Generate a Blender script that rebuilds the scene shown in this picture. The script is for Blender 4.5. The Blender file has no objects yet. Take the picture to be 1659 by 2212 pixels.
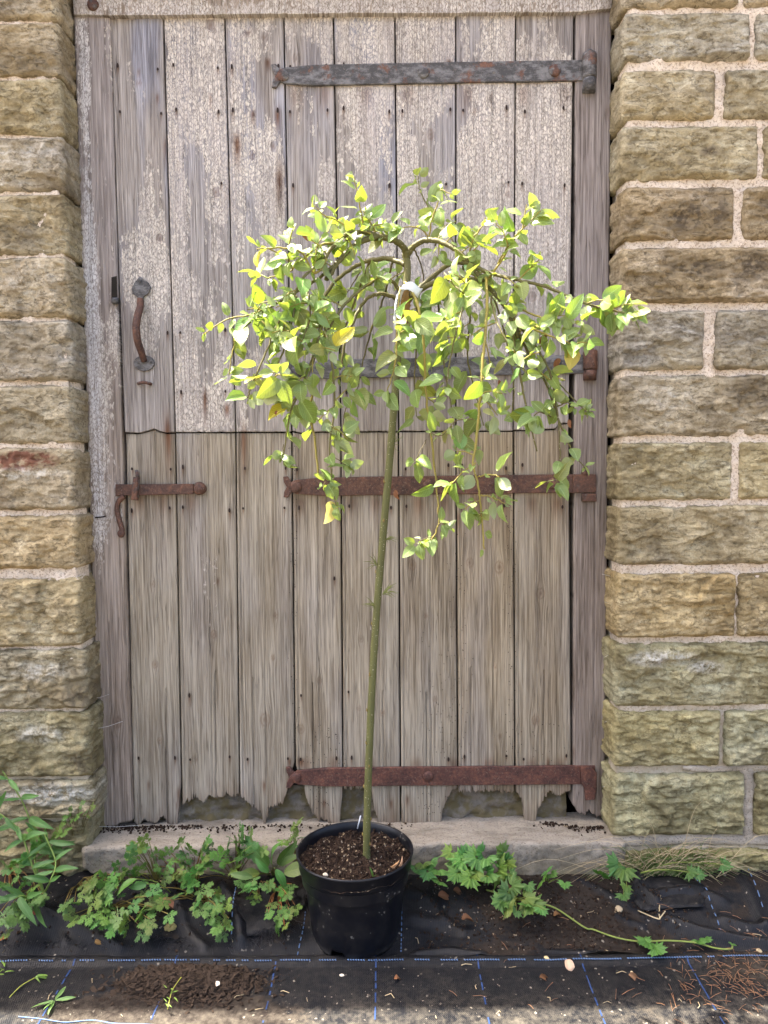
import bpy, bmesh, math, random
from mathutils import Vector, Matrix, noise, Euler
R = math.radians
random.seed(7)
scene = bpy.context.scene
COL = scene.collection

# ------------------------------------------------------------------ camera
CAM = Vector((0.0, -2.1, 1.19)); FPX = 1600.0; PITCH = 3.4; ROLL = -0.57
cam_d = bpy.data.cameras.new('camera'); cam = bpy.data.objects.new('camera', cam_d); COL.objects.link(cam)
cam_d.sensor_fit = 'VERTICAL'; cam_d.sensor_height = 36.0; cam_d.lens = 36.0 * FPX / 2212.0
cam_d.clip_start = 0.05; cam_d.clip_end = 500
CROT = Matrix.Rotation(R(90 - PITCH), 3, 'X') @ Matrix.Rotation(R(ROLL), 3, 'Z')
cam.matrix_world = Matrix.Translation(CAM) @ CROT.to_4x4()
scene.camera = cam
# ------------------------------------------------------------------ world, sun, exposure
SUN = Vector((-0.45, 0.14, 1.0)).normalized()
world = bpy.data.worlds.new('World'); scene.world = world; world.use_nodes = True
wn = world.node_tree.nodes; wl = world.node_tree.links
sky = wn.new('ShaderNodeTexSky'); sky.sky_type = 'NISHITA'; sky.sun_disc = False
sky.sun_elevation = math.asin(SUN.z); sky.sun_rotation = math.atan2(SUN.x, SUN.y)
sky.air_density = 0.8; sky.dust_density = 7.0; sky.ozone_density = 0.3
wl.new(sky.outputs[0], wn['Background'].inputs[0]); wn['Background'].inputs[1].default_value = 0.15
sun_d = bpy.data.lights.new('sun', 'SUN'); sun_d.energy = 5.0; sun_d.angle = R(0.53); sun_d.color = (1.0, 0.94, 0.84)
sun = bpy.data.objects.new('sun', sun_d); COL.objects.link(sun)
sun.rotation_euler = SUN.to_track_quat('Z', 'Y').to_euler(); sun.location = (-3, 1, 7)
scene.view_settings.view_transform = 'Standard'; scene.view_settings.look = 'None'
scene.view_settings.exposure = 2.52; scene.view_settings.gamma = 1.0
scene.render.engine = 'CYCLES'
scene.cycles.max_bounces = 6; scene.cycles.diffuse_bounces = 3; scene.cycles.glossy_bounces = 2; scene.cycles.transmission_bounces = 4
scene.cycles.use_adaptive_sampling = True; scene.cycles.adaptive_threshold = 0.02; scene.cycles.caustics_reflective = False; scene.cycles.caustics_refractive = False

# ------------------------------------------------------------------ helpers
def ray(px, py):
    return CROT @ Vector(((px - 829.5) / FPX, -(py - 1106.0) / FPX, -1.0))
def P(px, py, Y=0.0):                       # photograph position -> point at depth Y
    d = ray(px, py); return CAM + d * ((Y - CAM.y) / d.y)
def G(px, py, z=0.0):                       # photograph position -> point at height z
    d = ray(px, py); return CAM + d * ((z - CAM.z) / d.z)
def lerp(a, b, t): return a + (b - a) * t
def sstep(a, b, x):
    t = max(0.0, min(1.0, (x - a) / (b - a))); return t * t * (3 - 2 * t)
def fbm(x, y, z, o=4): return noise.fractal(Vector((x, y, z)), 1.0, 2.0, o)   # about -1..1
def nz(x, y, z): return noise.noise(Vector((x, y, z)))

def tag(o, label=None, cat=None, group=None, kind=None):
    if label: o['label'] = label
    if cat: o['category'] = cat
    if group: o['group'] = group
    if kind: o['kind'] = kind
    return o
def link(o, parent=None):
    COL.objects.link(o)
    if parent is not None:
        o.parent = parent
        o.matrix_parent_inverse = Matrix.Translation(-Vector(parent.location)) if parent.type == 'EMPTY' else Matrix.Identity(4)   # meshes are modelled in world coordinates
    return o
def empty(name, loc, label, cat, group=None):
    o = bpy.data.objects.new(name, None); o.location = loc; o.empty_display_size = 0.05
    COL.objects.link(o); return tag(o, label, cat, group, 'thing')
def mesh(name, vs, fs, mat=None, smooth=True):
    me = bpy.data.meshes.new(name); me.from_pydata([tuple(v) for v in vs], [], fs)
    if mat: me.materials.append(mat)
    if smooth: me.polygons.foreach_set('use_smooth', [True] * len(me.polygons))
    me.update(); return me
def obj(name, vs, fs, mat, parent=None, smooth=True, color=None):
    o = bpy.data.objects.new(name, mesh(name, vs, fs, mat, smooth))
    if color: o.color = color
    return link(o, parent)
def obj_me(name, me, parent=None, mat4=None, color=None):
    o = bpy.data.objects.new(name, me)
    if mat4 is not None: o.matrix_basis = mat4
    if color: o.color = color
    return link(o, parent)

class MB:
    def __init__(s): s.v = []; s.f = []
    def add(s, vs, fs):
        k = len(s.v); s.v += [Vector(v) for v in vs]; s.f += [tuple(i + k for i in f) for f in fs]
    def box(s, c, d, rot=None):
        x, y, z = d[0] / 2, d[1] / 2, d[2] / 2
        vs = [Vector((a * x, b * y, e * z)) for a in (-1, 1) for b in (-1, 1) for e in (-1, 1)]
        if rot is not None: vs = [rot @ v for v in vs]
        s.add([v + Vector(c) for v in vs], [(0, 1, 3, 2), (4, 6, 7, 5), (0, 4, 5, 1), (2, 3, 7, 6), (0, 2, 6, 4), (1, 5, 7, 3)])
    def tube(s, pts, rad, n=8, cap=True, jit=0.0):
        pts = [Vector(p) for p in pts]; m = len(pts)
        if not hasattr(rad, '__len__'): rad = [rad] * m
        vs = []; fs = []; up = Vector((0.31, 0.87, 0.2)).normalized()
        for i in range(m):
            t = (pts[min(i + 1, m - 1)] - pts[max(i - 1, 0)])
            t = t.normalized() if t.length > 1e-9 else Vector((0, 0, 1))
            a = t.cross(up); a = a.normalized() if a.length > 1e-4 else Vector((1, 0, 0)); b = t.cross(a); up = b.cross(t) if False else up
            for k in range(n):
                q = 2 * math.pi * k / n; r = rad[i] * (1 + jit * random.uniform(-1, 1))
                vs.append(pts[i] + a * (math.cos(q) * r) + b * (math.sin(q) * r))
        for i in range(m - 1):
            for k in range(n):
                k2 = (k + 1) % n; fs.append((i * n + k, i * n + k2, (i + 1) * n + k2, (i + 1) * n + k))
        if cap:
            fs.append(tuple(range(n - 1, -1, -1))); fs.append(tuple((m - 1) * n + k for k in range(n)))
        s.add(vs, fs)
    def poly(s, pts, y0, th, bev=0.0015):          # outline in x,z (clockwise or not) extruded towards -y from y0
        n = len(pts); ar = sum(pts[i][0] * pts[(i + 1) % n][1] - pts[(i + 1) % n][0] * pts[i][1] for i in range(n))
        if ar < 0: pts = pts[::-1]
        ins = []
        for i in range(n):
            p0, p1, p2 = Vector(pts[i - 1]), Vector(pts[i]), Vector(pts[(i + 1) % n])
            e1 = (p1 - p0).normalized(); e2 = (p2 - p1).normalized()
            nn = Vector((-(e1.y + e2.y), e1.x + e2.x)); nn = nn.normalized() if nn.length > 1e-6 else Vector((-e1.y, e1.x))
            ins.append(p1 + nn * bev)
        vs = [(p[0], y0, p[1]) for p in pts] + [(p[0], y0 - th + bev, p[1]) for p in pts] + [(p.x, y0 - th, p.y) for p in ins]
        fs = [tuple(range(2 * n, 3 * n))]
        for i in range(n):
            j = (i + 1) % n; fs += [(i, j, n + j, n + i), (n + i, n + j, 2 * n + j, 2 * n + i)]
        fs.append(tuple(range(n - 1, -1, -1)))
        s.add(vs, fs)
    def dome(s, c, r, h, n=14, flat=0.45):         # bolt head looking towards -y
        c = Vector(c); vs = []; prof = [(1.0, 0.0), (1.0, 0.35), (0.86, 0.75), (flat, 0.97)]
        ph = random.random()
        for rr, hh in prof:
            for k in range(n):
                q = 2 * math.pi * k / n + ph; w = 1 + 0.04 * math.sin(3 * q + ph * 9)
                vs.append(c + Vector((math.cos(q) * r * rr * w, -h * hh, math.sin(q) * r * rr * w)))
        fs = []
        for i in range(len(prof) - 1):
            for k in range(n):
                k2 = (k + 1) % n; fs.append((i * n + k, i * n + k2, (i + 1) * n + k2, (i + 1) * n + k))
        fs.append(tuple((len(prof) - 1) * n + k for k in range(n)))
        s.add(vs, fs)
    def build(s, name, mat, parent=None, smooth=True, color=None):
        return obj(name, s.v, s.f, mat, parent, smooth, color)
def smooth_path(pts, n=6):                           # Catmull-Rom through control points
    pts = [Vector(p) for p in pts]; out = []
    for i in range(len(pts) - 1):
        p0, p1, p2, p3 = pts[max(i - 1, 0)], pts[i], pts[i + 1], pts[min(i + 2, len(pts) - 1)]
        for k in range(n):
            t = k / n
            out.append(0.5 * ((2 * p1) + (p2 - p0) * t + (2 * p0 - 5 * p1 + 4 * p2 - p3) * t * t + (3 * p1 - p0 - 3 * p2 + p3) * t ** 3))
    out.append(pts[-1]); return out

# ------------------------------------------------------------------ material kit
class NT:
    def __init__(s, name):
        s.m = bpy.data.materials.new(name); s.m.use_nodes = True; s.t = s.m.node_tree
        s.b = s.t.nodes['Principled BSDF']; s.out = s.t.nodes['Material Output']
    def n(s, typ, **kw):
        nd = s.t.nodes.new('ShaderNode' + typ)
        for k, v in kw.items():
            if hasattr(nd, k): setattr(nd, k, v)
            else: nd.inputs[k].default_value = v
        return nd
    def set(s, sock, val):
        if hasattr(val, 'is_linked') or isinstance(val, bpy.types.NodeSocket): s.t.links.new(val, sock)
        else: sock.default_value = val
    def math(s, op, a, b=0.0, c=None, clamp=False):
        nd = s.t.nodes.new('ShaderNodeMath'); nd.operation = op; nd.use_clamp = clamp
        s.set(nd.inputs[0], a); s.set(nd.inputs[1], b)
        if c is not None: s.set(nd.inputs[2], c)
        return nd.outputs[0]
    def mix(s, f, a, b, mode='MIX'):
        nd = s.t.nodes.new('ShaderNodeMix'); nd.data_type = 'RGBA'; nd.blend_type = mode
        s.set(nd.inputs[0], f)
        for i, v in ((6, a), (7, b)):
            s.set(nd.inputs[i], (*v, 1) if isinstance(v, tuple) and len(v) == 3 else v)
        return nd.outputs[2]
    def ramp(s, f, stops, interp='LINEAR'):
        nd = s.t.nodes.new('ShaderNodeValToRGB'); s.set(nd.inputs[0], f); cr = nd.color_ramp; cr.interpolation = interp
        while len(cr.elements) < len(stops): cr.elements.new(0.5)
        for e, (p, c) in zip(cr.elements, stops):
            e.position = p; e.color = (*c, 1) if isinstance(c, tuple) else (c, c, c, 1)
        return nd.outputs[0]
    def coord(s, kind='Object'):
        return s.t.nodes.new('ShaderNodeTexCoord').outputs[kind]
    def scale(s, vec, sc, loc=(0, 0, 0)):
        nd = s.t.nodes.new('ShaderNodeMapping'); s.set(nd.inputs[0], vec); nd.inputs['Scale'].default_value = sc; nd.inputs['Location'].default_value = loc
        return nd.outputs[0]
    def noise(s, vec, sc=1.0, det=4.0, rough=0.55, dist=0.0):
        nd = s.t.nodes.new('ShaderNodeTexNoise'); s.set(nd.inputs['Vector'], vec); nd.inputs['Scale'].default_value = sc
        nd.inputs['Detail'].default_value = det; nd.inputs['Roughness'].default_value = rough; nd.inputs['Distortion'].default_value = dist
        return nd.outputs['Fac']
    def voro(s, vec, sc=1.0, feat='F1', rnd=1.0):
        nd = s.t.nodes.new('ShaderNodeTexVoronoi'); nd.feature = feat; s.set(nd.inputs['Vector'], vec); nd.inputs['Scale'].default_value = sc
        nd.inputs['Randomness'].default_value = rnd
        return nd
    def attr(s, name, typ='GEOMETRY'):
        nd = s.t.nodes.new('ShaderNodeAttribute'); nd.attribute_type = typ; nd.attribute_name = name; return nd
    def info(s): return s.t.nodes.new('ShaderNodeObjectInfo')
    def sep(s, c):
        nd = s.t.nodes.new('ShaderNodeSeparateColor'); s.set(nd.inputs[0], c); return nd.outputs
    def bump(s, h, strength=0.4, dist=0.003, prev=None):
        nd = s.t.nodes.new('ShaderNodeBump'); s.set(nd.inputs['Height'], h); nd.inputs['Strength'].default_value = strength; nd.inputs['Distance'].default_value = dist
        if prev is not None: s.set(nd.inputs['Normal'], prev)
        return nd.outputs[0]
    def fin(s, col, rough=0.85, nrm=None, spec=0.3, metal=0.0):
        s.set(s.b.inputs['Base Color'], (*col, 1) if isinstance(col, tuple) and len(col) == 3 else col)
        s.set(s.b.inputs['Roughness'], rough); s.b.inputs['Specular IOR Level'].default_value = spec; s.set(s.b.inputs['Metallic'], metal)
        if nrm is not None: s.set(s.b.inputs['Normal'], nrm)
        return s.m

def mat_wood():
    k = NT('weathered_wood'); g = k.attr('grain').outputs['Vector']; w = k.attr('wear'); R_, G_, B_ = k.sep(w.outputs['Color'])[:3]; A_ = w.outputs['Alpha']
    tint = k.info().outputs['Color']
    fine = k.noise(k.scale(g, (330, 1, 6)), 1, 4, 0.65)
    mid = k.noise(k.scale(g, (95, 1, 2.4)), 1, 4, 0.6)
    broad = k.noise(k.scale(g, (14, 1, 2.0)), 1, 3, 0.55)
    line = k.math('ABSOLUTE', k.math('SUBTRACT', k.noise(k.scale(g, (75, 1, 1.3), (3.1, 0, 9)), 1, 3, 0.55), 0.5))
    line2 = k.math('ABSOLUTE', k.math('SUBTRACT', k.noise(k.scale(g, (170, 1, 2.6), (7.7, 0, 1)), 1, 2, 0.5), 0.5))
    crack = k.math('MAXIMUM', k.ramp(line, [(0.0, 1.0), (0.010, 0.0)]), k.math('MULTIPLY', k.ramp(line2, [(0.0, 1.0), (0.016, 0.0)]), 0.45))
    f = k.math('ADD', k.math('MULTIPLY', fine, 0.55), k.math('ADD', k.math('MULTIPLY', mid, 0.40), k.math('MULTIPLY', broad, 0.20)))
    base = k.ramp(f, [(0.41, (0.085, 0.066, 0.048)), (0.52, (0.215, 0.180, 0.145)), (0.63, (0.355, 0.310, 0.262)), (0.77, (0.53, 0.48, 0.42))])
    pale = k.noise(k.scale(g, (9, 1, 1.5), (5, 0, 2)), 1, 5, 0.65)
    base = k.mix(k.ramp(pale, [(0.48, 0.0), (0.66, 0.55)]), base, k.ramp(f, [(0.42, (0.22, 0.195, 0.172)), (0.62, (0.44, 0.405, 0.37))]))
    base = k.mix(k.ramp(pale, [(0.34, 0.45), (0.46, 0.0)]), base, k.ramp(f, [(0.42, (0.085, 0.062, 0.043)), (0.66, (0.25, 0.195, 0.145))]))
    base = k.mix(1.0, base, tint, 'MULTIPLY')
    blue = k.ramp(f, [(0.42, (0.115, 0.110, 0.122)), (0.58, (0.29, 0.285, 0.315)), (0.74, (0.48, 0.475, 0.51))])
    base = k.mix(B_, base, blue); base = k.mix(k.math('MULTIPLY', B_, 0.35), base, k.mix(1.0, base, (0.72, 0.72, 0.76), 'MULTIPLY'))
    base = k.mix(k.math('MULTIPLY', crack, 0.5), base, (0.075, 0.058, 0.046))
    # flaking crackled paint
    v = k.scale(g, (135, 1, 82)); wob = k.noise(k.scale(g, (90, 1, 60)), 1, 3)
    vv = k.n('VectorMath', operation='ADD'); k.set(vv.inputs[0], v)
    cb = k.n('CombineXYZ'); k.set(cb.inputs[0], k.math('MULTIPLY', wob, 2.6)); k.set(cb.inputs[2], k.math('MULTIPLY', fine, 3.0)); k.set(vv.inputs[1], cb.outputs[0])
    cell = k.voro(vv.outputs[0], 1.0, 'F1'); edge = k.voro(vv.outputs[0], 1.0, 'DISTANCE_TO_EDGE').outputs['Distance']
    cs = k.sep(cell.outputs['Color'])
    fl = k.math('ADD', k.math('MULTIPLY', cs[0], 0.20), k.math('ADD', k.math('MULTIPLY', mid, 0.55), k.math('ADD', k.math('MULTIPLY', fine, 0.30), k.math('MULTIPLY', k.noise(k.scale(g, (38, 1, 9)), 1, 5, 0.7), 0.80))))
    flake = k.ramp(k.math('SUBTRACT', k.math('ADD', R_, 0.66), fl), [(0.0, 0.0), (0.07, 1.0)])
    mask = k.math('MULTIPLY', flake, k.ramp(edge, [(0.01, 0.0), (0.10, 1.0)]))
    mask = k.math('MULTIPLY', mask, k.math('SUBTRACT', 1.0, k.math('MULTIPLY', k.ramp(line2, [(0.0, 1.0), (0.03, 0.0)]), 0.7)))
    pc = k.mix(k.math('ADD', k.math('MULTIPLY', cs[1], 0.45), k.math('MULTIPLY', fine, 0.5)), (0.44, 0.385, 0.335), (0.70, 0.64, 0.56))
    pc = k.mix(k.ramp(broad, [(0.42, 0.0), (0.64, 0.6)]), pc, (0.44, 0.39, 0.372))
    pc = k.mix(A_, pc, (0.66, 0.64, 0.64))
    col = k.mix(mask, base, pc)
    rust = k.mix(k.ramp(mid, [(0.35, 0.0), (0.65, 1.0)]), (0.035, 0.015, 0.008), (0.17, 0.07, 0.03))
    col = k.mix(k.math('MULTIPLY', G_, k.ramp(fine, [(0.3, 0.7), (0.6, 1.0)])), col, rust)
    h = k.math('ADD', k.math('MULTIPLY', fine, 0.5), k.math('SUBTRACT', k.math('MULTIPLY', mid, 0.5), k.math('MULTIPLY', crack, 0.8)))
    nb = k.bump(k.math('ADD', h, k.math('MULTIPLY', mask, 0.5)), 0.7, 0.0035)
    return k.fin(col, 0.9, nb, 0.15)
def mat_stone():
    k = NT('sandstone'); c = k.coord('Object'); tint = k.info().outputs['Color']
    a = k.noise(c, 7, 5, 0.6); b = k.noise(c, 34, 6, 0.68); d = k.noise(c, 190, 4, 0.7)
    strata = k.noise(k.scale(c, (11, 11, 40)), 1, 6, 0.68, 0.25)
    flake = k.math('ABSOLUTE', k.math('SUBTRACT', k.noise(k.scale(c, (16, 16, 44), (2, 5, 8)), 1, 5, 0.62, 0.5), 0.5))
    crk = k.ramp(flake, [(0.0, 1.0), (0.016, 0.0)])
    col = k.ramp(k.math('ADD', k.math('MULTIPLY', a, 0.55), k.math('MULTIPLY', b, 0.45)), [(0.36, (0.150, 0.114, 0.068)), (0.48, (0.315, 0.255, 0.160)), (0.60, (0.475, 0.403, 0.275)), (0.72, (0.62, 0.56, 0.43))])
    col = k.mix(k.ramp(k.noise(k.scale(c, (5, 5, 9), (4, 1, 7)), 1, 5, 0.6), [(0.46, 0.0), (0.66, 0.5)]), col, k.ramp(b, [(0.38, (0.24, 0.212, 0.172)), (0.62, (0.50, 0.465, 0.40))]))
    col = k.mix(k.ramp(strata, [(0.50, 0.0), (0.72, 0.45)]), col, (0.24, 0.185, 0.105))
    col = k.mix(k.ramp(d, [(0.40, 0.40), (0.58, 0.0)]), col, (0.17, 0.135, 0.085))
    col = k.mix(1.0, col, tint, 'MULTIPLY')
    col = k.mix(k.math('MULTIPLY', crk, 0.6), col, (0.075, 0.056, 0.034))
    w = k.attr('wear').outputs['Color']; wr, wg, wb = k.sep(w)[:3]
    col = k.mix(k.math('MULTIPLY', wr, k.ramp(b, [(0.38, 0.1), (0.6, 1.0)]), clamp=True), col, (0.15, 0.070, 0.045))       # iron-red band
    col = k.mix(k.math('MULTIPLY', wg, k.ramp(k.math('ADD', k.math('MULTIPLY', b, .6), k.math('MULTIPLY', d, .4)), [(0.42, 0.0), (0.58, 0.8)]), clamp=True), col, (0.50, 0.48, 0.43))       # pale lichen, lime
    col = k.mix(k.math('MULTIPLY', wb, k.ramp(b, [(0.40, 0.0), (0.54, 1.0)]), clamp=True), col, (0.085, 0.066, 0.045))     # dark mineral patches
    n4 = k.bump(k.math('ADD', k.math('MULTIPLY', strata, 1.0), k.math('ADD', k.math('MULTIPLY', b, 1.0), k.math('SUBTRACT', k.math('MULTIPLY', d, 0.3), k.math('MULTIPLY', crk, 0.45)))), 0.7, 0.010)
    return k.fin(col, 0.95, n4, 0.1)
def mat_mortar():
    k = NT('lime_mortar'); c = k.coord('Object'); a = k.noise(c, 14, 4); d = k.noise(c, 150, 4, 0.8); e = k.noise(c, 90, 4, 0.7)
    col = k.mix(k.noise(c, 22, 5, 0.7), (0.48, 0.39, 0.30), (0.82, 0.72, 0.60)); col = k.mix(k.ramp(d, [(0.40, 0.8), (0.50, 0.0)]), col, (0.25, 0.175, 0.12))
    col = k.mix(k.ramp(e, [(0.56, 0.0), (0.68, 0.6)]), col, (0.76, 0.66, 0.54))
    z = k.n('SeparateXYZ'); k.set(z.inputs[0], c)
    col = k.mix(k.math('MULTIPLY', k.ramp(z.outputs[2], [(0.35, 0.85), (0.85, 0.0)]), k.ramp(a, [(0.35, 0.6), (0.6, 1.0)])), col, (0.33, 0.285, 0.20))
    return k.fin(col, 0.95, k.bump(k.math('ADD', k.math('MULTIPLY', d, 0.45), a), 0.7, 0.010), 0.1)
def mat_concrete(name='concrete', dark=1.0, moss=0.0):
    k = NT(name); c = k.coord('Object'); a = k.noise(c, 9, 5); d = k.noise(c, 170, 4, 0.75); e = k.noise(c, 60, 4, 0.7)
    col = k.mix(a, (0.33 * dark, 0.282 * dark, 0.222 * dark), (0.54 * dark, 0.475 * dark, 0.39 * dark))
    col = k.mix(k.ramp(d, [(0.36, 0.85), (0.46, 0.0)]), col, (0.12, 0.095, 0.072)); col = k.mix(k.ramp(e, [(0.55, 0.0), (0.72, 0.5)]), col, (0.52 * dark, 0.49 * dark, 0.44 * dark))
    z = k.n('SeparateXYZ'); k.set(z.inputs[0], c)
    lo = k.math('MULTIPLY', k.ramp(z.outputs[2], [(0.06, 1.0), (0.165, 0.0)]), k.ramp(a, [(0.38, 0.1), (0.58, 0.9)]))
    col = k.mix(lo, col, (0.16, 0.135, 0.075))
    col = k.mix(k.ramp(k.noise(k.scale(c, (7, 20, 20)), 1, 5, 0.7), [(0.46, 0.0), (0.64, 0.55)]), col, (0.15 * dark, 0.125 * dark, 0.095 * dark))
    if moss: col = k.mix(k.math('MULTIPLY', k.ramp(k.noise(c, 24, 4), [(0.40, 0.0), (0.56, 1.0)]), moss), col, (0.12, 0.095, 0.045))
    return k.fin(col, 0.95, k.bump(k.math('ADD', k.math('MULTIPLY', d, 0.35), a), 0.6, 0.010), 0.1)
def mat_iron():
    k = NT('wrought_iron'); c = k.coord('Object'); cl = k.info().outputs['Color']; rr = k.sep(cl)[0]; gg = k.sep(cl)[1]
    a = k.noise(c, 26, 5, 0.65); b = k.noise(c, 120, 4, 0.7); d = k.noise(c, 330, 3, 0.7)
    paint = k.mix(k.ramp(k.noise(k.scale(c, (30, 30, 60)), 1, 5, 0.7), [(0.44, 0.0), (0.60, 1.0)]), (0.050, 0.047, 0.046), (0.15, 0.145, 0.145))
    rust = k.ramp(k.math('ADD', k.math('MULTIPLY', a, 0.5), k.math('MULTIPLY', b, 0.5)), [(0.36, (0.028, 0.014, 0.011)), (0.5, (0.075, 0.036, 0.025)), (0.62, (0.14, 0.064, 0.038)), (0.75, (0.27, 0.17, 0.115))])
    rust = k.mix(gg, rust, k.mix(1.0, rust, (1.0, 0.86, 0.92), 'MULTIPLY'))
    m = k.ramp(k.math('ADD', k.math('SUBTRACT', rr, 0.5), a), [(0.46, 0.0), (0.56, 1.0)])
    col = k.mix(m, paint, rust)
    col = k.mix(k.ramp(k.noise(c, 200, 4, 0.75), [(0.58, 0.0), (0.70, 0.45)]), col, (0.30, 0.24, 0.20))
    return k.fin(col, 0.68, k.bump(d, 0.5, 0.0015, k.bump(b, 0.6, 0.002)), 0.35)
def mat_plain(name, col, rough=0.8, sc=40, var=0.3, spec=0.25, bump=0.2, tinted=False):
    k = NT(name); c = k.coord('Object'); a = k.noise(c, sc, 4); cc = k.mix(a, tuple(x * (1 - var) for x in col), tuple(min(1, x * (1 + var)) for x in col))
    if tinted: cc = k.mix(1.0, cc, k.info().outputs['Color'], 'MULTIPLY')
    return k.fin(cc, rough, k.bump(k.noise(c, sc * 5, 3), bump, 0.002), spec)
def mat_leaf(name, top, under, trans, tmix=0.45, rough=0.5, vein=0.35, hole=False):
    k = NT(name); tint = k.info().outputs['Color']; uv = k.coord('UV'); s = k.n('SeparateXYZ'); k.set(s.inputs[0], uv)
    u, v = s.outputs[0], k.math('ABSOLUTE', k.math('SUBTRACT', s.outputs[1], 0.5))
    wv = k.math('SINE', k.math('MULTIPLY', k.math('SUBTRACT', u, k.math('MULTIPLY', v, 0.55)), 62.0))
    side = k.ramp(wv, [(0.80, 0.0), (0.99, 1.0)]); mid = k.ramp(v, [(0.018, 1.0), (0.04, 0.0)])
    vn = k.math('MULTIPLY', k.math('MAXIMUM', k.math('MULTIPLY', side, 0.5), mid), vein)
    c = k.coord('Object'); a = k.noise(c, 60, 3)
    t = k.mix(k.noise(uv, 7, 4, 0.7), tuple(x * 0.55 for x in top), tuple(x * 1.45 for x in top)); t = k.mix(vn, t, tuple(min(1, x * 2.6 + 0.06) for x in top)); t = k.mix(1.0, t, tint, 'MULTIPLY')
    un = k.mix(vn, under, tuple(min(1, x * 1.5) for x in under)); un = k.mix(0.6, un, k.mix(1.0, un, tint, 'MULTIPLY'))
    geo = k.t.nodes.new('ShaderNodeNewGeometry'); col = k.mix(geo.outputs['Backfacing'], t, un)
    nb = k.bump(k.math('SUBTRACT', k.math('MULTIPLY', wv, 0.25), mid), 0.35, 0.0012)
    k.fin(col, rough, nb, 0.45)
    tr = k.n('BsdfTranslucent'); tc = k.mix(vn, trans, tuple(x * 0.55 for x in trans)); k.set(tr.inputs[0], k.mix(0.8, tc, k.mix(1.0, tc, tint, 'MULTIPLY'))); k.set(tr.inputs['Normal'], nb)
    mx = k.n('MixShader'); mx.inputs[0].default_value = tmix
    k.t.links.new(k.b.outputs[0], mx.inputs[1]); k.t.links.new(tr.outputs[0], mx.inputs[2]); k.t.links.new(mx.outputs[0], k.out.inputs[0])
    return k.m
def mat_bark():
    k = NT('willow_bark'); c = k.coord('Object'); tint = k.info().outputs['Color']; a = k.noise(k.scale(c, (60, 60, 14)), 1, 4); b = k.noise(c, 240, 3, 0.7)
    col = k.mix(a, (0.085, 0.08, 0.03), (0.19, 0.175, 0.075)); col = k.mix(1.0, col, tint, 'MULTIPLY')
    col = k.mix(k.ramp(k.noise(k.scale(c, (1, 1, 1.4)), 210, 2, 0.5), [(0.66, 0.0), (0.71, 0.75)]), col, (0.42, 0.38, 0.27))
    return k.fin(col, 0.6, k.bump(b, 0.3, 0.001), 0.35)
def mat_fabric():
    k = NT('woven_weed_fabric'); c = k.coord('Object'); dirt = k.attr('wear').outputs['Color']; dr, dg, db = k.sep(dirt)[:3]
    sx = k.n('SeparateXYZ'); k.set(sx.inputs[0], c)
    wx = k.math('SINE', k.math('MULTIPLY', sx.outputs[0], 1500.0)); wy = k.math('SINE', k.math('MULTIPLY', sx.outputs[1], 1100.0))
    wv = k.math('MULTIPLY', wx, wy)
    a = k.noise(c, 11, 5, 0.65); b = k.noise(c, 70, 5, 0.7); sp = k.sep(k.voro(c, 210).outputs['Color'])
    col = k.mix(k.ramp(wx, [(0.2, 0.0), (0.9, 1.0)]), (0.003, 0.0034, 0.005), (0.010, 0.0105, 0.0135))
    soil = k.mix(b, (0.005, 0.0035, 0.0028), (0.024, 0.016, 0.0115))
    col = k.mix(k.ramp(k.math('ADD', k.math('MULTIPLY', b, 0.5), k.math('ADD', k.math('MULTIPLY', a, 0.5), k.math('SUBTRACT', dr, 0.5))), [(0.52, 0.0), (0.62, 1.0)]), col, soil)
    dust = k.mix(b, (0.10, 0.085, 0.066), (0.22, 0.19, 0.145))  # on the front sheet this also carries painted sun brightness
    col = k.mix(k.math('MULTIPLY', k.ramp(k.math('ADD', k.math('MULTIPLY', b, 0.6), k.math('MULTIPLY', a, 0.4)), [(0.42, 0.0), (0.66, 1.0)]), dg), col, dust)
    col = k.mix(k.math('MULTIPLY', k.ramp(sp[0], [(0.992, 0.0), (0.996, 0.6)]), k.ramp(a, [(0.4, 0.2), (0.6, 0.9)])), col, (0.40, 0.35, 0.28))
    nb = k.bump(wv, 0.35, 0.0009); nb = k.bump(b, 0.35, 0.004, nb)
    rough = k.mix(dr, (0.40, 0.40, 0.40), (0.95, 0.95, 0.95))
    return k.fin(col, rough, nb, 0.20)
def mat_soil():
    k = NT('soil'); c = k.coord('Object'); a = k.noise(c, 30, 5, 0.7); b = k.noise(c, 160, 4, 0.7)
    col = k.ramp(k.math('ADD', k.math('MULTIPLY', a, 0.5), k.math('MULTIPLY', b, 0.5)), [(0.35, (0.009, 0.006, 0.004)), (0.52, (0.030, 0.018, 0.012)), (0.68, (0.075, 0.048, 0.032))])
    col = k.mix(k.ramp(k.sep(k.voro(c, 190).outputs['Color'])[0], [(0.95, 0.0), (0.965, 0.8)]), col, (0.33, 0.25, 0.16))
    return k.fin(col, 0.95, k.bump(b, 0.8, 0.005, k.bump(a, 0.6, 0.012)), 0.15)
def mat_gravelly():
    k = NT('yard_ground'); c = k.coord('Object'); a = k.noise(c, 3, 5, 0.65); b = k.noise(c, 60, 4, 0.7)
    col = k.mix(a, (0.10, 0.085, 0.065), (0.24, 0.205, 0.16)); col = k.mix(k.math('MULTIPLY', b, 0.6), col, (0.30, 0.27, 0.22))
    return k.fin(col, 0.95, k.bump(b, 0.6, 0.01), 0.1)
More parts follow.
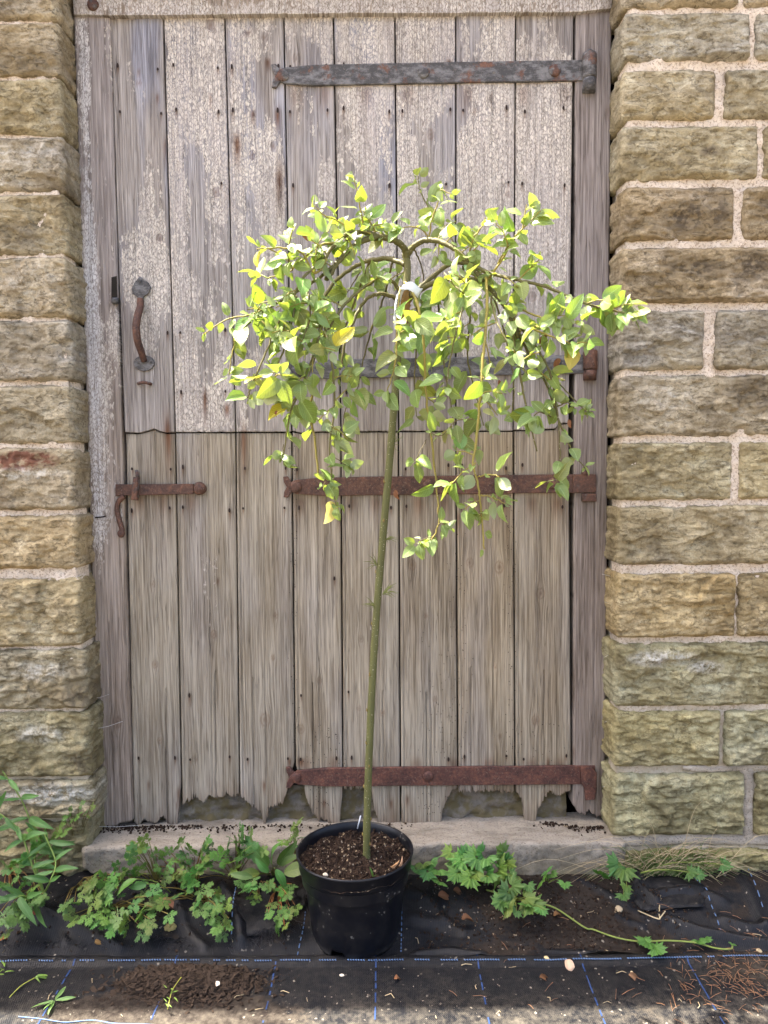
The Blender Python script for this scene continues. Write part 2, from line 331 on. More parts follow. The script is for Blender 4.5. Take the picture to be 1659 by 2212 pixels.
def mat_plastic():
    k = NT('black_plastic'); c = k.coord('Object'); a = k.noise(c, 20, 4); sc = k.noise(k.scale(c, (60, 60, 700)), 1, 3, 0.8); st = k.noise(k.scale(c, (500, 500, 30)), 1, 3, 0.8)
    sp = k.sep(k.voro(c, 230).outputs['Color'])
    dust = k.math('MAXIMUM', k.ramp(st, [(0.70, 0.0), (0.80, 0.5)]), k.ramp(k.math('MULTIPLY', sp[0], k.ramp(a, [(0.4, 0.6), (0.6, 1.0)])), [(0.94, 0.0), (0.96, 0.7)]))
    col = k.mix(dust, (0.0045, 0.005, 0.0075), (0.16, 0.15, 0.135)); z = k.n('SeparateXYZ'); k.set(z.inputs[0], c)
    col = k.mix(k.math('MULTIPLY', k.ramp(z.outputs[2], [(0.0, 0.6), (0.03, 0.0)]), k.ramp(a, [(0.35, 0.0), (0.6, 1.0)])), col, (0.12, 0.11, 0.10))
    col = k.mix(k.ramp(a, [(0.45, 0.0), (0.75, 0.12)]), col, (0.10, 0.085, 0.065))
    return k.fin(col, k.mix(a, (0.26, 0.26, 0.26), (0.46, 0.46, 0.46)), k.bump(sc, 0.06, 0.001), 0.30)
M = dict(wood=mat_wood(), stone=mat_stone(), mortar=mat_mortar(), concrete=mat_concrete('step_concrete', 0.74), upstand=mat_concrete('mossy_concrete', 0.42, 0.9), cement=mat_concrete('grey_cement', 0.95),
         iron=mat_iron(), bark=mat_bark(), fabric=mat_fabric(), soil=mat_soil(), yard=mat_gravelly(), plastic=mat_plastic(),
         dark=mat_plain('shade_black', (0.018, 0.015, 0.012), 0.95), nail=mat_plain('rusty_nail', (0.022, 0.013, 0.010), 0.8, 90),  # first entry: near-black standing in for shade in door gaps and recess
         roof=mat_plain('roof_slate', (0.10, 0.10, 0.11), 0.8, 12), tag=mat_plain('white_plastic_tag', (0.62, 0.64, 0.67), 0.45, 10, 0.04, 0.3, 0.0), ink=mat_plain('black_ink', (0.02, 0.02, 0.02), 0.6),
         blue=mat_plain('blue_thread', (0.020, 0.045, 0.125), 0.6, 300, 0.7), bluepale=mat_plain('pale_blue_thread', (0.11, 0.18, 0.32), 0.55, 300, 0.7),
         pebble=mat_plain('pebble', (0.42, 0.36, 0.29), 0.85, 60, 0.35, 0.2, 0.3, True), dead=mat_plain('dead_leaf', (0.19, 0.115, 0.068), 0.75, 90, 0.6, 0.2, 0.3, True),
         straw=mat_plain('dry_grass', (0.42, 0.335, 0.20), 0.7, 30, 0.3), chip=mat_plain('bark_chip', (0.034, 0.023, 0.016), 0.9, 60, 0.95, 0.15, 0.5), needle=mat_plain('pine_needle', (0.22, 0.115, 0.06), 0.7, 60, 0.7),
         perlite=mat_plain('pale_grit', (0.26, 0.22, 0.17), 0.9, 60, 0.25), cobweb=mat_plain('cobweb', (0.55, 0.53, 0.50), 0.7, 30, 0.1),
         stem=mat_plain('green_stem', (0.16, 0.20, 0.06), 0.6, 40, 0.3, 0.3, 0.1, True), fibre=mat_plain('black_fibre', (0.014, 0.014, 0.018), 0.5, 40, 0.4, 0.4),
         moss=mat_plain('dry_moss', (0.30, 0.25, 0.10), 0.95, 90, 0.5),
         leaf=mat_leaf('willow_leaf', (0.18, 0.245, 0.075), (0.28, 0.33, 0.17), (0.33, 0.42, 0.035), 0.34, 0.38, 0.6),
         weed=mat_leaf('weed_leaf', (0.078, 0.160, 0.036), (0.12, 0.19, 0.06), (0.12, 0.28, 0.028), 0.28, 0.5, 0.25),
         grass=mat_leaf('grass_blade', (0.09, 0.15, 0.035), (0.11, 0.16, 0.05), (0.20, 0.28, 0.03), 0.3, 0.5, 0.1))

# ------------------------------------------------------------------ the setting
def gz(x, y):                                        # the ground climbs towards the wall
    return 0.062 * sstep(-0.37, -0.14, y) + 0.004 * nz(x * 4, y * 4, 1.7)
def grid_sheet(name, x0, x1, y0, y1, nx, ny, hf, mat, wear, parent=None):
    vs = []; wr = []
    for j in range(ny + 1):
        for i in range(nx + 1):
            x = lerp(x0, x1, i / nx); y = lerp(y0, y1, j / ny); p = hf(x, y)
            vs.append(p if isinstance(p, Vector) else Vector((x, y, p))); wr.append(wear(x, y) if wear else (0, 0, 0))
    fs = [(j * (nx + 1) + i, j * (nx + 1) + i + 1, (j + 1) * (nx + 1) + i + 1, (j + 1) * (nx + 1) + i) for j in range(ny) for i in range(nx)]
    o = obj(name, vs, fs, mat, parent)
    if wear: set_wear(o.data, wr)
    return o
def set_wear(me, cols):
    at = me.color_attributes.new('wear', 'FLOAT_COLOR', 'POINT')
    flat = []
    for c in cols: flat += [c[0], c[1], c[2], c[3] if len(c) > 3 else 0.0]
    at.data.foreach_set('color', flat)
tag(obj('ground', [(-60, -60, -0.02), (60, -60, -0.02), (60, 60, -0.02), (-60, 60, -0.02)], [(0, 1, 2, 3)], M['yard'], smooth=False), kind='structure')
WALL_Y = -0.09
# roof and upper wall of the building the door belongs to, dark screen added behind it (above and behind what the photograph shows)
b = MB(); b.box((0, 1.30, 2.90), (10, 2.8, 0.05), Matrix.Rotation(R(4), 3, 'X')); tag(b.build('roof', M['roof'], smooth=False), kind='structure')
b = MB(); b.poly([(-5, 2.52), (5, 2.52), (5, 2.78), (-5, 2.78)], 0.3, 0.39, 0.004); b.poly([(-5, -0.02), (-2.02, -0.02), (-2.02, 2.52), (-5, 2.52)], 0.3, 0.39, 0.004); b.poly([(2.02, -0.02), (5, -0.02), (5, 2.52), (2.02, 2.52)], 0.3, 0.39, 0.004)
tag(b.build('building_wall', M['stone'], smooth=False), kind='structure')
b = MB(); b.box((0, 0.22, 1.4), (2.2, 0.02, 2.9)); b.box((0, 0.10, 0.0), (2.2, 0.26, 0.10)); tag(b.build('dark_screen', M['dark'], smooth=False), kind='structure')  # unseen dark screen added to stop light leaking through the door gaps
b = MB(); b.box((0, -0.114, 2.75), (10, 0.085, 0.07)); tag(b.build('eaves_gutter', M['iron'], smooth=False), kind='structure')

# ------------------------------------------------------------------ stone walls
def stone(parent, x0, x1, z0, z1, seed, nx, nz_, tint, wear=None, amp=1.0, deep=0.02, yface=WALL_Y, rounding=0.012):
    rs = random.Random(seed); w, h = x1 - x0, z1 - z0
    K = max(5, int(w * h / 0.0035)); sd = [(rs.uniform(0, w), rs.uniform(0, h), rs.uniform(0, 0.012), rs.uniform(-0.05, 0.05), rs.uniform(-0.12, 0.11)) for _ in range(K)]
    so = rs.uniform(0, 90)
    def hgt(x, z):
        wx = x + 0.022 * nz(x * 14, z * 18, so) + 0.008 * nz(x * 50, z * 70, so + 3); wz = z + 0.018 * nz(x * 12, z * 20, so + 9) + 0.007 * nz(x * 55, z * 75, so + 5)
        d1 = d2 = 1e9; p1 = p2 = None
        for s in sd:
            d = math.hypot((wx - s[0]) * 0.62, wz - s[1])
            if d < d1: d2, p2 = d1, p1; d1, p1 = d, s
            elif d < d2: d2, p2 = d, s
        f = lambda p: p[2] + p[3] * (x - p[0]) + p[4] * (z - p[1])
        t = 0.5 + 0.5 * sstep(0, 0.006, d2 - d1); v = f(p1) * t + f(p2) * (1 - t)
        ex = min(x, w - x, z, h - z); e = sstep(-0.006, 0.011 + 0.006 * nz(x * 9, z * 9, so), ex)
        rg = 1 - 2.4 * abs(nz(x * 20 + 3, z * 46, so + 2)); rg2 = 1 - 2.2 * abs(nz(x * 46, z * 90, so + 6))
        vd, vp = noise.voronoi(Vector((wx * 34, wz * 58, so))); q0 = vp[0]; hs = math.sin(q0.x * 12.99 + q0.y * 78.2 + q0.z * 37.7) * 43758.5; hs -= math.floor(hs)
        pl = (hs - .5) * .0042 + ((wz * 58 - q0.y) * (hs - .6) + (wx * 34 - q0.x) * (.5 - hs)) * .0018
        vd, vp = noise.voronoi(Vector((wx * 80, wz * 130, so + 4))); q0 = vp[0]; hs = math.sin(q0.x * 12.99 + q0.y * 78.2 + q0.z * 37.7) * 43758.5; hs -= math.floor(hs)
        pl += (hs - .5) * .0012
        return 0.004 + pl * (.3 + .7 * e) + e * (0.008 + amp * max(v, -0.004)) + amp * (0.0045 * fbm(x * 26, z * 44, so, 5) + 0.0026 * rg + 0.0014 * rg2) * (0.25 + 0.75 * e)
    vs = []; wr = []
    def outline(u, v):
        x = u * w; z = v * h; r = rounding
        cx = min(max(x, r), w - r); cz = min(max(z, r), h - r); dx, dz = x - cx, z - cz
        L = math.hypot(dx, dz); m = max(abs(dx), abs(dz))
        if L > 1e-9: x = cx + dx * m / L; z = cz + dz * m / L
        x += 0.006 * nz(z * 25, so + 1, u * 3) + 0.0035 * nz(z * 90, so + 2, u * 3); z += 0.0055 * nz(x * 20, so + 7, v * 3) + 0.0035 * nz(x * 80, so + 4, v * 3)
        return x, z
    for j in range(nz_ + 1):
        for i in range(nx + 1):
            x, z = outline(i / nx, j / nz_); vs.append(Vector((x0 + x, yface - hgt(x, z), z0 + z)))
    fs = [(j * (nx + 1) + i, j * (nx + 1) + i + 1, (j + 1) * (nx + 1) + i + 1, (j + 1) * (nx + 1) + i) for j in range(nz_) for i in range(nx)]
    ring = [i for i in range(nx + 1)] + [j * (nx + 1) + nx for j in range(1, nz_ + 1)] + [nz_ * (nx + 1) + i for i in range(nx - 1, -1, -1)] + [j * (nx + 1) for j in range(nz_ - 1, 0, -1)]
    prev = ring
    for q in range(1, 6):
        t = q / 5; cur = []
        for idx in ring:
            p = vs[idx]; y = lerp(p.y, deep, t); g_ = 0.006 * fbm(p.x * 30, p.z * 30, y * 40 + so, 3)
            s = 1 if p.x > (x0 + x1) / 2 else -1
            vs.append(Vector((p.x + g_ * s - 0.0, y, p.z + g_ * 0.6))); cur.append(len(vs) - 1)
        n = len(ring)
        for a in range(n):
            b_ = (a + 1) % n; fs.append((prev[b_], prev[a], cur[a], cur[b_]))
        prev = cur
    o = obj('stone', vs, fs, M['stone'], parent, True, (*tint, 1))
    if wear: set_wear(o.data, [wear(p) for p in vs])
    return o
def tintf(rs, z):
    lo = 1 - sstep(0.1, 0.9, z)
    t = rs.uniform(0.86, 1.1); hue = rs.uniform(-0.06, 0.06)
    return (t * (1.0 + hue - 0.10 * lo), t * (1.0 - 0.0 * lo), t * (1.0 - hue * 2 - 0.08 * lo))
def blob(p, c, rx, rz): return max(0.0, 1 - ((p.x - c.x) / rx) ** 2 - ((p.z - c.z) / rz) ** 2)

wl_ = empty('stone_wall', (-1.2, WALL_Y, 0), 'buff sandstone wall of stacked quoin blocks left of the door', 'wall')
wr_ = empty('stone_wall', (1.2, WALL_Y, 0), 'buff sandstone block wall with pink mortar right of the door', 'wall')
rs = random.Random(21)
YF = WALL_Y - 0.012
def zrow(px, py): return P(px, py, YF).z
left_rows = [(-95, 42, 128), (50, 164, 134), (171, 289, 140), (297, 413, 146), (421, 549, 150), (556, 684, 158), (694, 823, 162), (833, 958, 166), (969, 1101, 171), (1114, 1228, 177), (1250, 1396, 183), (1404, 1531, 194), (1538, 1678, 203), (1686, 1766, 209), (1773, 1890, 206)]
for n_, (ya, yb, xr) in enumerate(left_rows):
    z1 = zrow(70, ya); z0 = zrow(70, yb); x1 = P(xr - 6, (ya + yb) / 2, YF).x
    wfun = None
    if n_ == 8:
        c = P(55, 995, YF); wfun = lambda p, c=c: (2.2 * blob(p, c, 0.10, 0.030) ** 0.6, blob(p, Vector((c.x, 0, c.z - 0.035)), 0.13, 0.02), 0)
    elif n_ == 13: wfun = lambda p, c=P(110, 1712, YF): (0, 1.3 * blob(p, c, 0.16, 0.035), 0)
    elif n_ in (3, 5): wfun = lambda p, c=P(70, (ya + yb) / 2 - 15, YF): (0, 0.55 * blob(p, c, 0.11, 0.05), 0)
    elif n_ in (1, 4): wfun = lambda p, c=P(60, (ya + yb) / 2 + 25, YF): (0, 0, 0.7 * blob(p, c, 0.10, 0.05))
    elif n_ in (11, 12): wfun = lambda p, c=P(90, ya + 45, YF): (0, 0.9 * blob(p, c, 0.09, 0.03), 0.8 * blob(p, P(170, yb - 30, YF), 0.06, 0.06))
    x0 = x1 - (0.46 if n_ % 2 else 0.34); LT_ = {1: (.86, .84, .80), 2: (.98, .99, .90), 3: (.92, .95, 1.02), 4: (.96, .97, .92), 5: (1.0, .99, .96), 6: (.88, .92, 1.02), 7: (.90, .93, .96), 9: (1.08, 1.02, .90), 10: (1.02, 1.0, .88), 11: (.92, .94, .90), 12: (.84, .86, .72), 13: (.88, .90, .84), 14: (.70, .72, .60)}.get(n_, (1, 1, 1))
    am = 1.5 if n_ >= 10 else 1.0
    stone(wl_, x0, x1, z0, z1, 100 + n_, 104 if n_ % 2 else 78, 50, tuple(a_ * b_ for a_, b_ in zip(LT_, (lambda q_: (q_, q_, q_))(rs.uniform(.96, 1.06)))), wfun or (lambda p: (0, 0, 0)), am)
    xx = x0 - 0.014; q = 0
    while xx > -1.95:
        w = rs.uniform(0.22, 0.42); stone(wl_, max(xx - w, -2.02), xx, z0, z1, 300 + n_ * 9 + q, 16, 9, tintf(rs, z0), lambda p: (0, 0, 0)); xx -= w + 0.014; q += 1
right_rows = [(-100, 17, 1341, []), (26, 131, 1340, [1620, 1632]), (149, 259, 1338, [1545, 1566]), (270, 388, 1338, [1638, 1650]), (402, 520, 1338, [1586, 1606]), (533, 655, 1337, [1850, 1862]), (669, 800, 1334, [1521, 1546]), (809, 942, 1332, [1800, 1812]), (954, 1081, 1330, [1581, 1598]), (1091, 1221, 1327, [1905, 1915]), (1237, 1377, 1325, [1588, 1594]), (1387, 1526, 1322, [1830, 1838]), (1534, 1656, 1320, [1555, 1564]), (1668, 1806, 1317, [1606, 1630]), (1834, 1900, 1318, [1760, 1768])]
for n_, (ya, yb, xl, js) in enumerate(right_rows):
    z1 = zrow(1500, ya + 2); z0 = zrow(1500, yb - 2); ym = (ya + yb) / 2; x0 = P(xl + 5, ym, YF).x
    xs = [x0] + [P(j, ym, YF).x for j in js] if js else [x0, x0 + 0.3, x0 + 0.315]
    ends = [(xs[0], xs[1], True)]; xx = xs[2]; first = True
    while xx < 1.95:
        w = rs.uniform(0.20, 0.40); ends.append((xx, min(xx + w, 2.02), xx < 1.1)); xx += w + 0.014
    wfun = None
    if n_ == 3: wfun = lambda p: (0, 0, 1.0 * max(blob(p, P(1530, 330, YF), 0.035, 0.02), blob(p, P(1480, 350, YF), 0.03, 0.022), 0.5 * blob(p, P(1600, 370, YF), 0.05, 0.02)))
    elif n_ == 4: wfun = lambda p: (0, 0, 1.2 * max(blob(p, P(1480, 470, YF), 0.07, 0.05), 0.8 * blob(p, P(1550, 460, YF), 0.04, 0.06)))
    elif n_ == 5: wfun = lambda p: (0, 0, 1.0 * max(blob(p, P(1500, 580, YF), 0.10, 0.035), blob(p, P(1620, 575, YF), 0.07, 0.05)))
    elif n_ == 7: wfun = lambda p: (0, 0.5 * blob(p, P(1430, 860, YF), 0.1, 0.04), 0.9 * blob(p, P(1640, 850, YF), 0.12, 0.06))
    elif n_ == 11: wfun = lambda p: (0, 1.4 * max(blob(p, P(1430, 1420, YF), 0.11, 0.028), blob(p, P(1520, 1440, YF), 0.06, 0.02)), 0)
    elif n_ == 6: wfun = lambda p: (0, 0, 0.5 * blob(p, P(1600, 730, YF), 0.08, 0.06))
    for q, (a, c, near) in enumerate(ends):
        tt = tintf(rs, z0)
        RT_ = {1: (.92, .96, 1.0), 2: (.94, .96, .92), 3: (.94, .95, .88), 4: (.84, .80, .76), 5: (.88, .84, .80), 6: (.90, .95, 1.04), 7: (.88, .91, .97), 8: (.94, .98, .92), 9: (1.0, 1.0, .92), 10: (1.06, 1.0, .84), 11: (.94, .98, .86), 12: (.95, .97, .82), 13: (.92, .95, .84), 14: (.80, .82, .66)}.get(n_, (1, 1, 1))
        tt = tuple(a_ * (.5 + .5 * b_) for a_, b_ in zip(RT_, tt))
        stone(wr_, a, c, z0, z1, 500 + n_ * 11 + q, int(max(20, (c - a) / 0.0043)) if near else 14, 50 if near else 8, tt, wfun or (lambda p: (0, 0, 0)), 1.5 if n_ >= 10 else 1.0)
def mortar_face(parent, xa, xb, reveal, cement):
    nx, nzv = 220, 460; z0, z1 = -0.02, 2.55; vs = []
    for j in range(nzv + 1):
        for i in range(nx + 1):
            x = lerp(xa, xb, i / nx); z = lerp(z0, z1, j / nzv)
            e = reveal(z); x2 = min(x, e) if xa < 0 else max(x, e)
            vs.append(Vector((x2, WALL_Y - 0.0045 + 0.0065 * fbm(x * 34, z * 34, 3.3, 5) + (0.07 if x2 != x else 0) , z)))
    fs = [(j * (nx + 1) + i, j * (nx + 1) + i + 1, (j + 1) * (nx + 1) + i + 1, (j + 1) * (nx + 1) + i) for j in range(nzv) for i in range(nx)]
    obj('mortar', vs, fs, M['mortar'], parent)
    # smooth plastered return of the opening
    vs = []; s = -1 if xa < 0 else 1
    for j in range(nzv + 1):
        z = lerp(z0, z1, j / nzv)
        for i in range(9):
            y = lerp(WALL_Y - 0.002, 0.03, i / 8); vs.append(Vector((reveal(z) + s * (0.006 + 0.005 * fbm(y * 20, z * 12, 5.5, 3)), y, z)))
    fs = [(j * 9 + i, j * 9 + i + 1, (j + 1) * 9 + i + 1, (j + 1) * 9 + i) for j in range(nzv) for i in range(8)]
    obj('reveal', vs, fs, M['cement'], parent)
def lr(z):
    a, b_ = P(122, 0, YF), P(200, 1700, YF); return lerp(b_.x, a.x, (z - b_.z) / (a.z - b_.z)) - 0.014
def rr_(z):
    a, b_ = P(1346, 0, YF), P(1322, 1700, YF); return lerp(b_.x, a.x, (z - b_.z) / (a.z - b_.z)) + 0.014
mortar_face(wl_, -2.02, -0.80, lr, True); mortar_face(wr_, 0.55, 2.02, rr_, True)
# grey cement pointing on the lowest right courses
def cement_strip(pts, w):
    b = MB(); pts = [P(x, y, WALL_Y - 0.011) for x, y in pts]
    pts = smooth_path(pts, 10); vs = []
    for i, p in enumerate(pts):
        t = (pts[min(i + 1, len(pts) - 1)] - pts[max(i - 1, 0)]).normalized(); nn = Vector((-t.z, 0, t.x))
        for k in range(7):
            q = k / 6 * 2 - 1; ww = w * (1 + 0.35 * nz(p.x * 25, p.z * 25, k * 0.3 + 4))
            vs.append(p + nn * (ww * q) + Vector((0, 0.010 * q ** 4 + 0.003 * nz(p.x * 60, p.z * 60, q), 0)))
    fs = [(i * 7 + k, i * 7 + k + 1, i * 7 + k + 8, i * 7 + k + 7) for i in range(len(pts) - 1) for k in range(6)]
    b.add(vs, fs); return b.build('cement_pointing', M['cement'], wr_)
cement_strip([(1322, 1822), (1400, 1819), (1500, 1816), (1600, 1818), (1720, 1820)], 0.016)
cement_strip([(1615, 1660), (1619, 1710), (1617, 1760), (1616, 1815)], 0.017)
cement_strip([(1475, 1660), (1540, 1664), (1610, 1660), (1720, 1655)], 0.010)

# ------------------------------------------------------------------ timber boards
def interp(prof, x):
    if x <= prof[0][0]: return prof[0][1]
    for a, c in zip(prof, prof[1:]):
        if x <= c[0]: return lerp(a[1], c[1], (x - a[0]) / max(1e-9, c[0] - a[0]))
    return prof[-1][1]
def board(name, parent, lt, lb, rt, rb, top, bot, yf=0.0, th=0.024, ncol=46, nrow=230, wear=None, tint=(1, 1, 1), jag=0.0, cham=0.003, bead=None, cracks=(), knots=(), seed=0, warp=0.0015):
    """lt.. : photograph positions of the corners; top / bot: photograph outline (list) or None for straight"""
    L0, L1, R0, R1 = P(*lb, yf), P(*lt, yf), P(*rb, yf), P(*rt, yf)
    def ex(a, b_, z): return lerp(a.x, b_.x, (z - a.z) / (b_.z - a.z))
    tp = [(P(x, y, yf).x, P(x, y, yf).z) for x, y in top] if top else [(L1.x, L1.z), (R1.x, R1.z)]
    bp = [(P(x, y, yf).x, P(x, y, yf).z) for x, y in bot] if bot else [(L0.x, L0.z), (R0.x, R0.z)]
    w0 = R0.x - L0.x; e1, e2 = min(0.0012 / w0, 0.02), min(0.0045 / w0, 0.05)
    us = [0, e1, e2] + [lerp(e2, 1 - e2, k / (ncol - 5)) for k in range(1, ncol - 5)] + [1 - e2, 1 - e1, 1]
    n = len(us); vs = []; gr = []; wr = []
    kn = [(P(x, y, yf), s) for x, y, s in knots]
    for j in range(nrow + 1):
        v = j / nrow; v = v * v * 0.35 + v * 0.65 if jag else v
        for i, u in enumerate(us):
            xm = lerp(L0.x, R0.x, u); zb = interp(bp, xm); zt = interp(tp, lerp(L1.x, R1.x, u))
            if jag: zb += jag * (abs(nz(xm * 170, seed, 2)) + 0.8 * abs(nz(xm * 420, seed, 8)) + 1.3 * max(0, nz(xm * 900, seed, 5)) - 0.5)
            z = lerp(zb, zt, v); x = lerp(ex(L0, L1, z), ex(R0, R1, z), u)
            y = yf + warp * nz(x * 5, z * 1.5, seed) * 2
            if i in (0, n - 1): y += cham
            elif i in (1, n - 2): y += cham * 0.45
            if bead:
                dd = (u * w0 if bead > 0 else (1 - u) * w0) - abs(bead); y += 0.0030 * math.exp(-(dd / 0.0022) ** 2)
            for cu, ca, cb, dp in cracks:
                if ca < v < cb:
                    dd = (u - cu) * w0 + 0.003 * nz(z * 14, seed, cu * 9); y += dp * math.exp(-(dd / 0.0016) ** 2)
            gx, gzz = x + 0.004 * nz(x * 3, z * 1.1, seed + 4), z
            for p, s in kn:
                dx, dz = x - p.x, z - p.z; gx -= dx * 0.92 * math.exp(-((dx / s) ** 2 + (dz / (s * 2.6)) ** 2))
            vs.append(Vector((x, y, z))); gr.append((gx + seed * 1.37, 0, gzz))
            c = list(wear(x, z, u, v)) if wear else [0, 0, 0, 0]
            for p, s in kn:
                dx, dz = x - p.x, z - p.z; q_ = math.hypot(dx, dz * 0.75) / s; c[1] = max(c[1], 0.62 * math.exp(-(q_ / 0.34) ** 2), 0.45 * math.exp(-((q_ - 0.66) / 0.12) ** 2)); c[0] *= 1 - math.exp(-(q_ / 0.9) ** 2)
            wr.append(c)
    fs = [(j * n + i, j * n + i + 1, (j + 1) * n + i + 1, (j + 1) * n + i) for j in range(nrow) for i in range(n - 1)]
    ring = [i for i in range(n)] + [j * n + n - 1 for j in range(1, nrow + 1)] + [nrow * n + i for i in range(n - 2, -1, -1)] + [j * n for j in range(nrow - 1, 0, -1)]
    k0 = len(vs)
    for idx in ring: vs.append(Vector((vs[idx].x, yf + th, vs[idx].z))); gr.append(gr[idx]); wr.append([0, 0, 0, 0])
    m = len(ring)
    for a in range(m): b_ = (a + 1) % m; fs.append((ring[b_], ring[a], k0 + a, k0 + b_))
    o = obj(name, vs, fs, M['wood'], parent, True, (*tint, 1))
    at = o.data.attributes.new('grain', 'FLOAT_VECTOR', 'POINT'); at.data.foreach_set('vector', [q for g in gr for q in g])
    set_wear(o.data, wr); o.data.polygons.foreach_set('use_smooth', [i < len(fs) - m for i in range(len(fs))])
    return o
stains = [(512, 295, 9, 34, 1.0), (604, 365, 9, 55, 1.0), (578, 128, 7, 14, .8), (455, 205, 4, 18, .5), (340, 205, 4, 12, .7), (547, 240, 5, 16, .9), (600, 240, 6, 22, .9), (535, 66, 8, 8, .6), (300, 150, 4, 10, .5), (356, 305, 4, 26, .5), (503, 300, 4, 10, .4), (362, 905, 9, 60, 1.0), (443, 845, 6, 36, .9), (490, 875, 7, 14, .9), (526, 925, 8, 60, .75), (970, 130, 7, 12, .9), (1312, 235, 4, 16, .6), (1025, 236, 5, 9, .5), (1060, 205, 5, 12, .7),
          (603, 235, 5, 30, .5), (1240, 600, 3, 20, .4), (312, 905, 16, 60, .0), (470, 1250, 4, 10, .6), (640, 1100, 5, 30, .4), (735, 1110, 7, 22, .5), (990, 1110, 6, 26, .55), (1090, 1085, 5, 20, .5), (1020, 1725, 6, 24, .9), (1108, 1740, 7, 26, .8), (942, 1668, 5, 12, .8), (1050, 1640, 4, 30, .6), (1240, 1615, 4, 18, .8), (1185, 1640, 5, 22, .8), (650, 1640, 10, 14, 1.0), (625, 1640, 5, 14, 1.0), (320, 1690, 4, 14, .6), (386, 1705, 6, 22, .8), (570, 1690, 5, 16, .7), (308, 1800, 4, 8, .7), (700, 1730, 5, 14, .7), (845, 1730, 5, 14, .7), (880, 1720, 5, 16, .7)]
stains += [(x, y, 16, 26, sv) for y, sv, xs in ((188, .45, (640, 700, 790, 880, 1010, 1130, 1220)), (1074, .55, (648, 700, 760, 812, 905, 960, 1030, 1085, 1150, 1205)), (815, .35, (1000, 1090, 1180)), (1640, .5, (660, 720, 800, 900, 980, 1060, 1150, 1210)), (1070, .5, (300, 350, 410))) for x in xs]
STW = [(P(x, y + h * 0.4, 0), w * 0.0021, h * 0.0016, min(1, s * 1.15)) for x, y, w, h, s in stains]
def rust_at(x, z):
    g = 0.0
    for p, w, h, s in STW:
        dz = p.z - z
        if abs(x - p.x) < w * 2.2 and abs(dz) < h * 2:
            hh = h if dz > 0 else h * 0.45
            g = max(g, s * math.exp(-((x - p.x) / (w * 0.55)) ** 2 - (dz / hh) ** 2))
    return g
UT = [236, 352.5, 485, 612.5, 720, 853, 985, 1114.5, 1240]; UB = [268, 378, 509, 630, 736.5, 861.5, 985, 1109, 1230]
LT = [270, 378.5, 509, 630, 736, 861, 985, 1109, 1230]; LB = [285, 390.5, 516.5, 637.5, 740.5, 865, 989, 1112.5, 1235]
def nail_spots(rows, X, Y0, seed):
    r_ = random.Random(seed); out = []
    for y, on in rows:
        for k in range(8):
            for f in (0.13, 0.87):
                if r_.random() < on:
                    t = (y - Y0[0]) / (Y0[1] - Y0[0]); xa = lerp(X[0][k], X[1][k], t); xb = lerp(X[0][k + 1], X[1][k + 1], t)
                    out.append((lerp(xa, xb, f + r_.uniform(-0.04, 0.04)), y + r_.uniform(-5, 5) - k * 0.6, r_.uniform(0.7, 1.4)))
    return out
NU = nail_spots([(145, .95), (240, .95), (400, .2), (715, .7), (850, .6)], (UT, UB), (30, 935), 9)
NL = nail_spots([(1012, .85), (1100, .9), (1250, .25), (1500, .15), (1640, .95), (1735, .5)], (LT, LB), (935, 1640), 10)
STW += [(P(x, y + 4, 0), 0.0055 * m, 0.016 * m, 0.75) for x, y, m in NU + NL]
ZS = P(600, 933, 0).z; ZT = P(600, 30, 0).z
blue_amt = [0.9, 0.35, 0.5, 0.25, 0.9, 0.25, 0.2, 0.15]
paint_amt = [0.30, 0.56, 0.47, 0.40, 0.36, 0.60, 0.64, 0.62]
def wear_upper(k):
    def f(x, z, u, v):
        t = (z - ZS) / (ZT - ZS)
        p = paint_amt[k] - 0.04 + 0.95 * fbm(x * 7, z * 2.6, k * 3.1, 4) + 0.10 * math.sin(t * 3.0 + k)
        if k < 3: p += 0.12 - 0.9 * sstep(0.38, 0.02, t) * (0.5 if k == 1 else 0.8)
        else: p -= 0.75 * sstep(0.42, 0.05, t)
        p -= 0.25 * (1 - sstep(0.0, 0.12, min(u, 1 - u)))
        if k == 0: p -= 0.5 * (1 - sstep(0.15, 0.5, u)) + 0.5 * sstep(0.68, 0.8, u)
        b_ = blue_amt[k] * sstep(0.25, 0.75, t) * sstep(-0.25, 0.35, fbm(x * 12, z * 1.6, k + 40, 3)) + 0.30
        return [max(0, p), rust_at(x, z), min(1, b_), 0.0]
    return f
def wear_lower(k):
    def f(x, z, u, v):
        p = -0.3 + (0.55 * blob(Vector((x, 0, z)), P(455, 1260, 0), 0.05, 0.28) if k == 1 else 0)
        g = max(rust_at(x, z), 0.55 * sstep(.045, .0, v) * (.5 + .5 * nz(x * 90, z * 20, k)), 0.35 * sstep(.10, .0, v) * sstep(-.1, .4, fbm(x * 30, z * 6, k, 3))); t = 1 - sstep(0.35, 1.3, z)
        return [max(0, p), g, max(0.0, 0.22 * fbm(x * 10, z * 2, k, 3) + 0.10 * (1 - t)), 0.0]
    return f
frame = empty('timber_surround', P(829, 1780, 0.0), 'weathered grey timber door frame with peeling paint set in stone wall', 'door frame')
upper = empty('stable_door', P(750, 933, 0.0), 'upper half of plank stable door with crackled cream paint and curved pull handle', 'door')
lower = empty('stable_door', P(750, 1780, 0.0), 'lower half of plank stable door, bare brown-grey boards rotted along the bottom', 'door')
rb_ = random.Random(4)
topz = [33, 33, 32, 31, 30.5, 30, 29, 29]
